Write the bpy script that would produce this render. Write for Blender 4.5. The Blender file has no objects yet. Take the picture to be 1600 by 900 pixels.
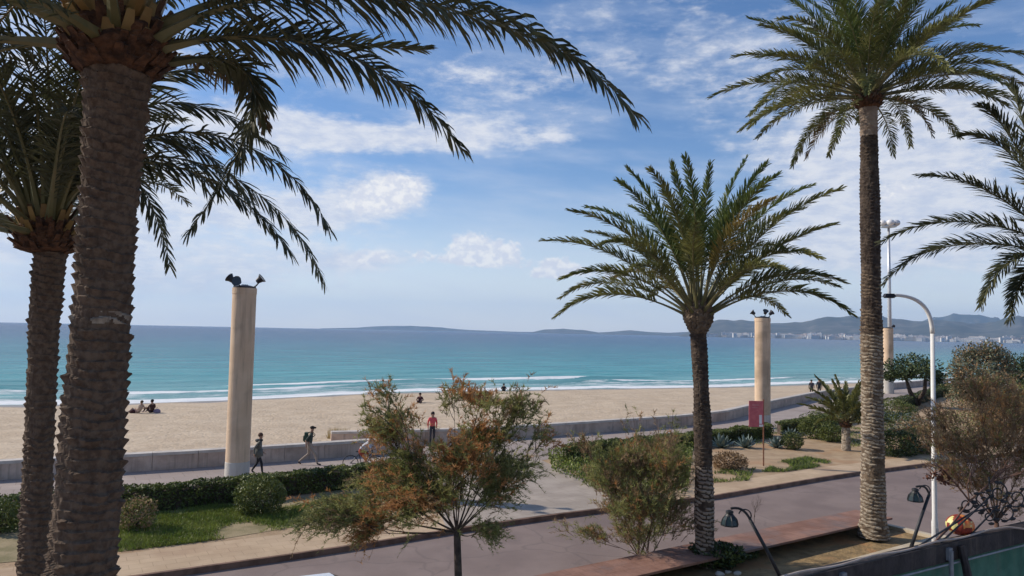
import bpy, math, random
from mathutils import Vector, Matrix, noise
from math import sin, cos, pi, radians as R
random.seed(7)
C = bpy.context.scene.collection
sc = bpy.context.scene

# ------------------------------------------------------------------ camera
F = 1156.0; CAMZ = 6.2
cam_d = bpy.data.cameras.new('camera'); cam = bpy.data.objects.new('camera', cam_d); C.objects.link(cam)
cam_d.sensor_width = 36; cam_d.lens = 36*F/1600; cam_d.clip_end = 60000; cam_d.clip_start = .05
ROT = Matrix.Rotation(R(90+3.416), 3, 'X') @ Matrix.Rotation(R(1.146), 3, 'Z')
cam.matrix_world = Matrix.Translation((0, 0, CAMZ)) @ ROT.to_4x4()
sc.camera = cam
RINV = ROT.transposed()

def ray(u, v): return ROT @ Vector(((u-800)/F, (450-v)/F, -1))
def G(u, v, z=0.0):                       # plan point seen at a picture position, on height z
    d = ray(u, v); k = (z-CAMZ)/d.z
    return Vector((d.x*k, d.y*k, z))
def P(u, v, dist):                        # point at forward distance dist
    d = ray(u, v); k = dist/d.y
    return Vector((d.x*k, dist, CAMZ+d.z*k))
def proj(p):
    q = RINV @ (Vector(p)-Vector((0, 0, CAMZ)))
    if q.z > -.05: return None
    return 800+F*q.x/-q.z, 450-F*q.y/-q.z

# ------------------------------------------------------------------ node helpers
class NT:
    def __init__(s, tree): s.t = tree; tree.nodes.clear()
    def n(s, typ, **kw):
        nd = s.t.nodes.new(typ)
        for k, v in kw.items(): setattr(nd, k, v)
        return nd
    def put(s, sock, v):
        if isinstance(v, bpy.types.NodeSocket): s.t.links.new(v, sock)
        elif v is not None: sock.default_value = v
    def math(s, op, a, b=None, c=None, clamp=False):
        nd = s.n('ShaderNodeMath', operation=op, use_clamp=clamp)
        s.put(nd.inputs[0], a); s.put(nd.inputs[1], b); s.put(nd.inputs[2], c)
        return nd.outputs[0]
    def mix(s, f, a, b, blend='MIX'):
        nd = s.n('ShaderNodeMix', data_type='RGBA', blend_type=blend)
        s.put(nd.inputs[0], f)
        for k, v in ((6, a), (7, b)):
            s.put(nd.inputs[k], v if isinstance(v, bpy.types.NodeSocket) else (*v[:3], 1))
        return nd.outputs[2]
    def noise(s, vec, scale, detail=4, rough=.55, dim='3D'):
        nd = s.n('ShaderNodeTexNoise', noise_dimensions=dim)
        if vec is not None: s.put(nd.inputs['Vector'], vec)
        nd.inputs['Scale'].default_value = scale; nd.inputs['Detail'].default_value = detail
        nd.inputs['Roughness'].default_value = rough
        return nd.outputs[0]
    def ss(s, v, a, b, lo=0., hi=1.):
        nd = s.n('ShaderNodeMapRange', interpolation_type='SMOOTHSTEP')
        s.put(nd.inputs[0], v); s.put(nd.inputs[1], a); s.put(nd.inputs[2], b); s.put(nd.inputs[3], lo); s.put(nd.inputs[4], hi)
        return nd.outputs[0]
    def ramp(s, v, stops):
        nd = s.n('ShaderNodeValToRGB'); s.put(nd.inputs[0], v)
        el = nd.color_ramp.elements
        while len(el) < len(stops): el.new(.5)
        for e, (p, c) in zip(el, stops): e.position = p; e.color = (*c, 1)
        return nd.outputs[0]
    def comb(s, x, y, z=0.):
        nd = s.n('ShaderNodeCombineXYZ'); s.put(nd.inputs[0], x); s.put(nd.inputs[1], y); s.put(nd.inputs[2], z)
        return nd.outputs[0]

# ------------------------------------------------------------------ world, sun, exposure
SUN_AZ = -76.0; SUN_EL = 33.0            # azimuth from +Y, clockwise
w = bpy.data.worlds.new('World'); sc.world = w; w.use_nodes = True
n = NT(w.node_tree)
sky = n.n('ShaderNodeTexSky', sky_type='NISHITA'); sky.sun_disc = False
sky.sun_elevation = R(SUN_EL); sky.sun_rotation = R(SUN_AZ % 360); sky.altitude = 0
sky.air_density = 1.0; sky.dust_density = .2; sky.ozone_density = 2.5
tc = n.n('ShaderNodeTexCoord')
sep = n.n('ShaderNodeSeparateXYZ'); n.put(sep.inputs[0], tc.outputs['Generated'])
az = n.math('ARCTAN2', sep.outputs[0], sep.outputs[1]); el = n.math('ARCSINE', sep.outputs[2])
def azel(u, v):
    d = ray(u, v).normalized(); return math.atan2(d.x, d.y), math.asin(d.z)
# banks of cloud: (u, v) where they stand in the sky, half sizes in radians, strength
banks = [(590, 215, .19, .022, .42), (440, 205, .10, .022, .30), (760, 195, .09, .03, .34), (868, 215, .03, .012, .3),
         (600, 305, .055, .026, .50), (520, 330, .09, .03, .28), (640, 285, .03, .016, .3),
         (745, 398, .05, .02, .2), (868, 420, .05, .016, .15),
         (580, 405, .08, .018, .30), (430, 335, .10, .018, .26), (700, 455, .5, .012, .12),
         (1500, 300, .18, .10, .36), (1300, 250, .16, .10, .22), (1240, 80, .24, .09, .20), (960, 70, .14, .08, .18),
         (1420, 180, .14, .04, .2), (1330, 380, .18, .05, .34), (100, 330, .26, .10, .30), (330, 415, .25, .03, .16), (60, 180, .3, .2, .3), (960, 300, .13, .06, -.22), (660, 350, .1, .012, -.1),
         (700, 120, .16, .03, .22)]
warp = n.noise(n.comb(n.math('MULTIPLY', az, 1.), n.math('MULTIPLY', el, 2.2)), 9., 6, .6)
warp2 = n.noise(n.comb(n.math('MULTIPLY', az, 1.), n.math('MULTIPLY', el, 2.6), 4.), 30., 5, .62)
bias = 0.
for (u, v, ra, re, s_) in banks:
    a0, e0 = azel(u, v)
    da = n.math('MULTIPLY', n.math('SUBTRACT', az, a0), 1/ra); de = n.math('MULTIPLY', n.math('SUBTRACT', el, e0), 1/re)
    q = n.math('ADD', n.math('MULTIPLY', da, da), n.math('MULTIPLY', de, de))
    g = n.math('MULTIPLY', n.math('EXPONENT', n.math('MULTIPLY', q, -1.)), s_)
    bias = n.math('ADD', g, bias)
f1 = n.math('ADD', n.math('MULTIPLY', warp, .62), n.math('MULTIPLY', warp2, .42))
dens = n.math('ADD', f1, bias)
puff = n.ss(dens, .66, 1.0)
# high thin streaks drawn out across the sky
streak = n.noise(n.comb(n.math('ADD', n.math('MULTIPLY', az, 5.), n.math('MULTIPLY', el, 9.)), n.math('MULTIPLY', el, 20.)), 1.3, 5, .55)
thin = n.math('MULTIPLY', n.ss(streak, .36, .84), .46)
hz = n.ss(el, .0, .22, .66, .0)          # milky air towards the horizon
hs = n.n('ShaderNodeHueSaturation'); n.put(hs.inputs['Color'], sky.outputs[0]); hs.inputs['Saturation'].default_value = 1.2; hs.inputs['Value'].default_value = 1.62
lav = n.mix(1., hs.outputs[0], (1.04, .95, 1.02), 'MULTIPLY')
m1 = n.mix(hz, lav, (12.2, 12.9, 13.3))
m2 = n.mix(thin, m1, (8.8, 9.6, 11.2))
ccol = n.mix(n.ss(warp2, .35, .65), (8.2, 8.8, 10.4), (10.8, 10.9, 11.4))
m3 = n.mix(n.math('MULTIPLY', puff, .86), m2, ccol)
cum = 0.
for (u, v, ra, re, s_) in [(718, 388, .014, .012, .8), (742, 383, .016, .014, .9), (768, 398, .014, .010, .7), (795, 388, .016, .010, .7), (752, 408, .045, .007, .8), (872, 415, .018, .010, .8), (895, 424, .022, .007, .7),
                           (850, 427, .020, .006, .6), (966, 430, .017, .008, .85), (628, 292, .022, .013, .75), (600, 305, .034, .016, .75), (560, 322, .03, .011, .5), (590, 398, .028, .009, .55), (550, 408, .03, .007, .4), (660, 398, .014, .008, .4), (1400, 300, .03, .014, .5)]:
    a0, e0 = azel(u, v)
    da = n.math('MULTIPLY', n.math('SUBTRACT', az, a0), .74/ra); de = n.math('MULTIPLY', n.math('SUBTRACT', el, e0), .78/re)
    q = n.math('ADD', n.math('MULTIPLY', da, da), n.math('MULTIPLY', de, de))
    cum = n.math('ADD', n.math('MULTIPLY', n.math('EXPONENT', n.math('MULTIPLY', q, -1.)), s_), cum)
cn = n.noise(n.comb(az, n.math('MULTIPLY', el, 1.3), 2.), 75., 6, .62)
cd = n.ss(n.math('ADD', cum, n.math('MULTIPLY', n.math('SUBTRACT', cn, .5), 1.3)), .24, .66)
cshade = n.mix(n.ss(n.noise(n.comb(az, n.math('ADD', n.math('MULTIPLY', el, 1.3), .006), 2.), 75., 3, .5), .38, .6), (12.6, 12.4, 12.2), (9.6, 9.9, 11.0))
m3 = n.mix(n.math('MULTIPLY', cd, .85), m3, cshade)
bg = n.n('ShaderNodeBackground'); n.put(bg.inputs[0], m3); bg.inputs[1].default_value = .075
wo = n.n('ShaderNodeOutputWorld'); n.t.links.new(bg.outputs[0], wo.inputs[0])

sl = bpy.data.lights.new('sun', 'SUN'); sl.energy = 4.3; sl.angle = R(.55); sl.color = (1, .90, .76)
so = bpy.data.objects.new('sun', sl); C.objects.link(so)
sdir = Vector((sin(R(SUN_AZ))*cos(R(SUN_EL)), cos(R(SUN_AZ))*cos(R(SUN_EL)), sin(R(SUN_EL))))
so.rotation_euler = (-sdir).to_track_quat('-Z', 'Y').to_euler()
sc.view_settings.view_transform = 'Standard'; sc.view_settings.look = 'None'
sc.view_settings.exposure = 0.06; sc.view_settings.gamma = 1; sc.view_settings.use_curve_mapping = False
sc.render.engine = 'CYCLES'
sc.cycles.max_bounces = 6; sc.cycles.diffuse_bounces = 3; sc.cycles.transparent_max_bounces = 6
sc.cycles.volume_bounces = 1

# ------------------------------------------------------------------ materials
def M(name, c1, c2=None, scale=3., rough=.8, bump=0., bscale=None, trans=0., c3=None, s3=.3, metal=0., coord='pos', spec=.4, lo=.35, hi=.65, joints=None, cracks=None, streaks=0):
    m = bpy.data.materials.new(name); m.use_nodes = True; t = NT(m.node_tree)
    if coord == 'pos': v = t.n('ShaderNodeNewGeometry').outputs['Position']
    else: v = t.n('ShaderNodeTexCoord').outputs['Object']
    col = (*c1, 1)
    if c2:
        col = t.mix(t.ss(t.noise(v, scale, 5), lo, hi), c1, c2)
    if c3: col = t.mix(t.ss(t.noise(v, s3, 4), .5, .68), col if c2 else c1, c3)
    if streaks:
        ms = t.n('ShaderNodeMapping'); ms.inputs['Scale'].default_value = (6, 6, .35); t.put(ms.inputs['Vector'], v)
        col = t.mix(t.math('MULTIPLY', t.ss(t.noise(ms.outputs[0], 1., 5, .6), .48, .72), streaks), col, (.17, .13, .10))
    if joints:
        mp = t.n('ShaderNodeMapping'); mp.inputs['Rotation'].default_value = (0, 0, R(-31)); t.put(mp.inputs['Vector'], v)
        br = t.n('ShaderNodeTexBrick'); t.put(br.inputs['Vector'], mp.outputs[0]); br.inputs['Scale'].default_value = 1; br.inputs['Brick Width'].default_value = joints[0]; br.inputs['Row Height'].default_value = joints[1]
        br.inputs['Mortar Size'].default_value = joints[2]; br.inputs['Color1'].default_value = (1, 1, 1, 1); br.inputs['Color2'].default_value = (.93, .93, .935, 1); br.inputs['Mortar'].default_value = (.76, .74, .72, 1)
        col = t.mix(1., col, br.outputs[0], 'MULTIPLY')
    if cracks:
        wv = t.n('ShaderNodeVectorMath', operation='ADD'); t.put(wv.inputs[0], v); nz = t.n('ShaderNodeTexNoise'); nz.inputs['Scale'].default_value = .8; t.put(nz.inputs['Vector'], v); t.put(wv.inputs[1], nz.outputs['Color'])
        vo = t.n('ShaderNodeTexVoronoi', feature='DISTANCE_TO_EDGE'); vo.inputs['Scale'].default_value = cracks; t.put(vo.inputs['Vector'], wv.outputs[0])
        col = t.mix(t.math('MULTIPLY', t.ss(vo.outputs['Distance'], .0, .014, 1., 0.), .22), col, (.05, .045, .04))
        col = t.mix(t.math('MULTIPLY', t.ss(t.noise(v, 1.7, 6, .7), .58, .72), .35), col, (.10, .09, .085))
    b = t.n('ShaderNodeBsdfPrincipled'); t.put(b.inputs['Base Color'], col)
    b.inputs['Roughness'].default_value = rough; b.inputs['Metallic'].default_value = metal
    b.inputs['Specular IOR Level'].default_value = spec
    if bump:
        bn = t.n('ShaderNodeBump'); bn.inputs['Strength'].default_value = 1; bn.inputs['Distance'].default_value = bump
        t.put(bn.inputs['Height'], t.noise(v, bscale or scale*4, 5, .6)); t.put(b.inputs['Normal'], bn.outputs[0])
    out = t.n('ShaderNodeOutputMaterial'); sh = b.outputs[0]
    if trans:
        tr = t.n('ShaderNodeBsdfTranslucent'); t.put(tr.inputs[0], col)
        mx = t.n('ShaderNodeMixShader'); mx.inputs[0].default_value = trans
        t.t.links.new(sh, mx.inputs[1]); t.t.links.new(tr.outputs[0], mx.inputs[2]); sh = mx.outputs[0]
    t.t.links.new(sh, out.inputs['Surface'])
    return m

MAT = {
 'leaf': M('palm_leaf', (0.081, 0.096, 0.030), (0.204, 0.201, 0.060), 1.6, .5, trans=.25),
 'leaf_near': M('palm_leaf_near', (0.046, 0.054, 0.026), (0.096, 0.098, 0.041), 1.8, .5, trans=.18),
 'leaf_young': M('palm_leaf_young', (0.070, 0.107, 0.030), (0.155, 0.186, 0.047), 1.6, .5, trans=.28),
 'leaf_yellow': M('palm_leaf_yellow', (0.192, 0.156, 0.042), (0.312, 0.228, 0.072), 2., .6, trans=.25),
 'leaf_dry': M('palm_leaf_dry', (.10, .07, .035), (.17, .12, .06), 2., .8, trans=.12),
 'rachis': M('palm_midrib', (.12, .12, .05), (.19, .16, .07), 3., .5),
 'rachis_orange': M('palm_midrib_orange', (.22, .13, .04), (.30, .20, .07), 3., .5),
 'trunk_dark': M('palm_trunk_dark', (.095, .062, .041), (.165, .114, .076), 14., .95, .015, 60),
 'trunk_black': M('palm_trunk_blackened', (.045, .030, .022), (.10, .072, .052), 7., .95, .03, 40),
 'trunk_mid': M('palm_trunk_mid', (0.101, 0.070, 0.046), (0.203, 0.149, 0.101), 8., .95, .02, 40),
 'trunk_pale': M('palm_trunk_pale', (0.221, 0.175, 0.129), (0.423, 0.359, 0.276), 9., .95, .02, 40),
 'trunk_smooth': M('palm_trunk_peeled', (.25, .185, .14), (.34, .27, .21), 5., .9, .01, 20),
 'fibre': M('palm_fibre', (0.049, 0.025, 0.015), (0.154, 0.073, 0.036), 9., 1., .03, 30),
 'sand': None, 'sea': None,
 'soil': M('garden_soil', (.34, .235, .14), (.44, .32, .20), 1.2, .95, .03, 9, c3=(.40, .23, .12), s3=.25),
 'bed_soil': M('planter_soil', (0.208, 0.143, 0.069), (0.384, 0.262, 0.125), 1.8, .95, .05, 9, c3=(0.336, 0.173, 0.075), s3=.9),
 'footpath': M('sidewalk_paving', (0.458, 0.332, 0.212), (0.541, 0.401, 0.262), .9, .9, .01, 30, c3=(0.417, 0.287, 0.180), s3=.35, joints=(0.558, 0.388, 0.010)),
 'nearpave': M('pinkish_pavement', (.26, .205, .18), (.31, .25, .22), .9, .9, .01, 30),
 'asphalt': M('asphalt', (0.205, 0.154, 0.137), (0.248, 0.189, 0.167), .7, .85, .008, 60, c3=(0.186, 0.139, 0.125), s3=.22, cracks=.22),
 'kerb': M('kerb_stone', (.13, .075, .05), (.22, .13, .09), 2.5, .9, .01, 20),
 'prom': M('promenade_paving', (0.332, 0.272, 0.240), (0.399, 0.332, 0.293), .8, .85, .006, 40, c3=(0.299, 0.241, 0.213), s3=.2, joints=(0.900, 0.900, 0.019)),
 'path': M('garden_path_paving', (.34, .285, .235), (.42, .355, .295), .9, .9, .01, 30, joints=(.8, .8, .012)),
 'wall': M('sea_wall_concrete', (0.473, 0.352, 0.276), (0.629, 0.484, 0.383), 1.6, .9, .02, 12, c3=(0.360, 0.272, 0.214), s3=.8, streaks=.45),
 'coping': M('sea_wall_coping', (.46, .41, .36), (.58, .53, .47), 2., .85, .01, 20),
 'column': M('column_render', (0.623, 0.447, 0.299), (0.693, 0.513, 0.354), 1.1, .85, .01, 12, c3=(0.442, 0.323, 0.218), s3=.5, streaks=.42),
 'column_pale': M('column_foot_render', (.50, .46, .40), (.58, .54, .48), 1.5, .85, .01, 12, streaks=.4),
 'terracotta': M('terracotta_tile', (0.225, 0.115, 0.082), (0.319, 0.178, 0.132), 1.3, .85, .012, 14, c3=(0.197, 0.138, 0.125), s3=.7, joints=(0.430, 0.380, 0.012)),
 'cream': M('cream_kerb', (.48, .40, .29), (.58, .50, .38), 2., .85, .01, 20),
 'hedge': M('hedge_leaf', (0.046, 0.066, 0.014), (0.121, 0.146, 0.036), 1.5, .55, trans=.15),
 'shrub': M('shrub_leaf', (0.090, 0.118, 0.022), (0.200, 0.221, 0.055), 1.5, .55, trans=.18),
 'shrub_dark': M('shrub_leaf_dark', (.02, .038, .015), (.055, .08, .03), 1.5, .55, trans=.12),
 'shrub_blue': M('agave_blade', (.13, .18, .16), (.22, .27, .24), 3., .6),
 'shrub_rust': M('rust_shrub_leaf', (.12, .07, .03), (.22, .13, .06), 2., .7, trans=.15),
 'grass': M('grass_blade', (0.135, 0.202, 0.024), (0.270, 0.325, 0.060), 1.1, .6, trans=.25),
 'lawn': M('lawn_base', (.20, .17, .08), (.33, .26, .15), 1.3, .95, .02, 20),
 'lawn_old': M('lawn_base_old', (.12, .15, .035), (.20, .19, .08), 1.3, .95, .02, 20, c3=(.42, .31, .19), s3=.35),
 'tam_green': M('tamarisk_green', (0.215, 0.232, 0.068), (0.376, 0.362, 0.129), 2., .7, trans=.3),
 'tam_dark': M('tamarisk_dark', (0.121, 0.145, 0.052), (0.253, 0.253, 0.093), 2., .7, trans=.25),
 'tam_orange': M('tamarisk_rust', (0.393, 0.181, 0.060), (0.590, 0.314, 0.127), 2.5, .7, trans=.3),
 'tam_brown': M('tamarisk_brown', (0.241, 0.164, 0.095), (0.414, 0.276, 0.147), 2.5, .8, trans=.2),
 'bark': M('bark', (.05, .035, .028), (.11, .08, .06), 6., .95, .01, 40),
 'bark_red': M('reddish_bark', (.10, .055, .04), (.17, .10, .075), 6., .95, .01, 40),
 'olive': M('olive_foliage', (0.098, 0.111, 0.065), (0.169, 0.182, 0.111), 1., .7, trans=.15),
 'pine': M('pine_foliage', (.04, .065, .02), (.09, .115, .035), 1., .7, trans=.12),
 'iron': M('wrought_iron', (.02, .022, .024), (.04, .04, .042), 9., .5, metal=.3),
 'lampmetal': M('dark_lamp_metal', (.012, .013, .018), (.03, .03, .035), 9., .5),
 'teal': M('lantern_glass', (0.008, 0.018, 0.019), (0.017, 0.031, 0.031), 9., .25),
 'galv': M('galvanised_steel', (.52, .53, .55), (.62, .63, .65), 4., .4, metal=.35),
 'whitepaint': M('white_paint', (.72, .71, .69), (.80, .79, .77), 3., .45),
 'mesh_green': M('green_mesh_fabric', (0.054, 0.156, 0.102), (0.090, 0.216, 0.144), 2.5, .8, .01, 30, c3=(0.132, 0.240, 0.180), s3=1.2, streaks=.25),
 'rail_dark': M('dark_rail', (0.016, 0.013, 0.014), (0.040, 0.032, 0.032), 4., .6, .01, 15, streaks=.3),
 'rail_grey': M('grey_post', (.24, .25, .26), (.33, .34, .35), 4., .5, metal=.3),
 'rope': M('beige_pipe', (.42, .33, .27), (.52, .43, .36), 4., .7),
 'sign_red': M('sign_red_face', (.50, .10, .12), (.60, .16, .17), 5., .5, lo=.3, hi=.7),
 'rust': M('rusty_post', (.17, .07, .035), (.25, .11, .06), 9., .8),
 'glass': M('dark_window_glass', (.02, .025, .03), None, rough=.08, spec=.6),
 'carwhite': M('car_paint_pale', (.62, .66, .72), None, rough=.2, spec=.6),
 'rubber': M('tyre_rubber', (.015, .015, .015), (.03, .03, .03), 20., .8),
 'lampred': M('tail_lamp', (.5, .02, .02), None, rough=.2),
 'orange': M('ornament_orange', (.70, .15, .04), (.80, .32, .08), 5., .5),
 'yellow': M('ornament_yellow', (.75, .60, .18), (.70, .68, .30), 5., .5),
 'darkred': M('ornament_dark_red', (.16, .02, .015), (.28, .04, .02), 8., .6),
 'town_a': M('town_white', (.62, .60, .56), (.74, .72, .68), .05, .8), 'town_b': M('town_cream', (.50, .44, .36), (.60, .54, .45), .05, .8),
 'town_roof': M('town_roof', (.32, .19, .14), (.38, .25, .19), .05, .9),
 'drygrass': M('dry_grass', (.42, .32, .15), (.50, .40, .22), 3., .9, trans=.2),
 'bare_brown': M('withered_leaf', (.09, .035, .02), (.15, .06, .035), 4., .8),
}
def plainM(name, c, rough=.8):
    return M(name, c, tuple(x*.8 for x in c), 6., rough)

# sand with footprints and darker wet edge (by distance from the water: uv)
def sand_mat():
    m = bpy.data.materials.new('beach_sand'); m.use_nodes = True; t = NT(m.node_tree)
    pos = t.n('ShaderNodeNewGeometry').outputs['Position']
    uv = t.n('ShaderNodeUVMap', uv_map='shore').outputs[0]
    s = t.n('ShaderNodeSeparateXYZ'); t.put(s.inputs[0], uv)
    col = t.mix(t.ss(t.noise(pos, .5, 6, .6), .35, .65), (.50, .385, .265), (.585, .465, .33))
    col = t.mix(t.ss(t.noise(pos, 2.2, 5, .7), .45, .7), col, (.435, .335, .225))
    wet = t.ss(t.math('ADD', s.outputs[1], t.math('MULTIPLY', t.noise(pos, .15, 3), 4.)), -2.6, .2)
    col = t.mix(wet, col, (.25, .20, .15))
    b = t.n('ShaderNodeBsdfPrincipled'); t.put(b.inputs['Base Color'], col)
    t.put(b.inputs['Roughness'], t.ss(wet, 0., 1., .95, .35))
    bn = t.n('ShaderNodeBump'); bn.inputs['Distance'].default_value = .075; bn.inputs['Strength'].default_value = .9
    vo = t.n('ShaderNodeTexVoronoi'); vo.inputs['Scale'].default_value = 3.1; t.put(vo.inputs['Vector'], pos)
    h = t.math('ADD', t.math('MULTIPLY', t.ss(vo.outputs[0], 0., .45), .5), t.noise(pos, 3., 6, .65))
    t.put(bn.inputs['Height'], h); t.put(b.inputs['Normal'], bn.outputs[0])
    o = t.n('ShaderNodeOutputMaterial'); t.t.links.new(b.outputs[0], o.inputs[0]); return m
MAT['sand'] = sand_mat()

def sea_mat():
    m = bpy.data.materials.new('sea_water'); m.use_nodes = True; t = NT(m.node_tree)
    pos = t.n('ShaderNodeNewGeometry').outputs['Position']
    uv = t.n('ShaderNodeUVMap', uv_map='shore').outputs[0]
    s = t.n('ShaderNodeSeparateXYZ'); t.put(s.inputs[0], uv); U, V = s.outputs[0], s.outputs[1]
    # depth ramp (log of the distance out from the waterline)
    lg = t.math('MULTIPLY', t.math('LOGARITHM', t.math('ADD', t.math('MAXIMUM', V, 0.), 4.), 10.), 1/4.)
    wob = t.noise(t.comb(t.math('MULTIPLY', U, .012), t.math('MULTIPLY', V, .03)), 1., 4)
    lg = t.math('ADD', lg, t.math('MULTIPLY', t.math('SUBTRACT', wob, .5), .09))
    col = t.ramp(lg, [(.15, (.27, .40, .36)), (.30, (.14, .38, .38)), (.41, (.03, .32, .34)), (.52, (.006, .21, .26)),
                      (.66, (.006, .092, .20)), (.80, (.006, .050, .155)), (1., (.008, .045, .14))])
    # dark and light patches drawn out along the shore, all scales
    p1 = t.noise(t.comb(t.math('MULTIPLY', U, .05), t.math('MULTIPLY', V, .22)), 1., 7, .68)
    col = t.mix(t.ss(p1, .40, .66), t.mix(.32, col, (.0, .02, .04)), t.mix(.10, col, (.35, .55, .50)))
    # foam: swash edge, two broken lines of breakers, scattered streaks
    e1 = t.math('MULTIPLY', t.math('SUBTRACT', t.noise(t.comb(t.math('MULTIPLY', U, .055), 3.3), 1., 5, .6), .5), 9.)
    big = t.noise(t.comb(t.math('MULTIPLY', U, .030), 7.7), 1., 3, .5)
    vv = t.math('ADD', V, e1)
    fine = t.noise(t.comb(t.math('MULTIPLY', U, .22), t.math('MULTIPLY', V, .7)), 1., 7, .72)
    def band(c, wd, thr0, thr1, seed):
        a = t.math('ABSOLUTE', t.math('SUBTRACT', vv, c))
        k = t.ss(a, wd*.35, wd, 1., 0.)
        pr = t.noise(t.comb(t.math('MULTIPLY', U, .028), seed), 1., 3, .5)
        return t.math('MULTIPLY', k, t.ss(pr, thr0, thr1))
    f = t.math('MAXIMUM', band(2.2, 3.0, .2, .42, 1.1), band(11.5, 2.4, .44, .56, 5.2))
    f = t.math('MAXIMUM', f, band(19., 2.6, .50, .62, 9.4))
    f = t.math('MAXIMUM', f, t.math('MULTIPLY', band(7., 6., .2, .6, 13.), .55))
    foam = t.ss(t.math('ADD', t.math('MULTIPLY', f, .80), t.math('MULTIPLY', fine, 1.35)), 1.0, 1.34)
    b = t.n('ShaderNodeBsdfPrincipled'); t.put(b.inputs['Base Color'], t.mix(foam, col, (.78, .80, .80)))
    t.put(b.inputs['Roughness'], t.ss(foam, 0., 1., .26, .8)); b.inputs['IOR'].default_value = 1.33
    b.inputs['Specular IOR Level'].default_value = .09
    bn = t.n('ShaderNodeBump'); bn.inputs['Distance'].default_value = .55; bn.inputs['Strength'].default_value = .8
    h = t.math('ADD', t.noise(t.comb(t.math('MULTIPLY', U, .12), t.math('MULTIPLY', V, .42)), 1., 5, .6),
               t.math('MULTIPLY', t.noise(pos, 1.1, 4, .6), .22))
    t.put(bn.inputs['Height'], h); t.put(b.inputs['Normal'], bn.outputs[0])
    o = t.n('ShaderNodeOutputMaterial'); t.t.links.new(b.outputs[0], o.inputs[0]); return m
MAT['sea'] = sea_mat()

def haze_mat():
    m = bpy.data.materials.new('haze_air'); m.use_nodes = True; t = NT(m.node_tree)
    v = t.n('ShaderNodeVolumePrincipled'); v.inputs['Color'].default_value = (.48, .71, 1, 1)
    v.inputs['Density'].default_value = 5.8e-5; v.inputs['Anisotropy'].default_value = .15
    o = t.n('ShaderNodeOutputMaterial'); t.t.links.new(v.outputs[0], o.inputs['Volume']); return m

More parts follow.
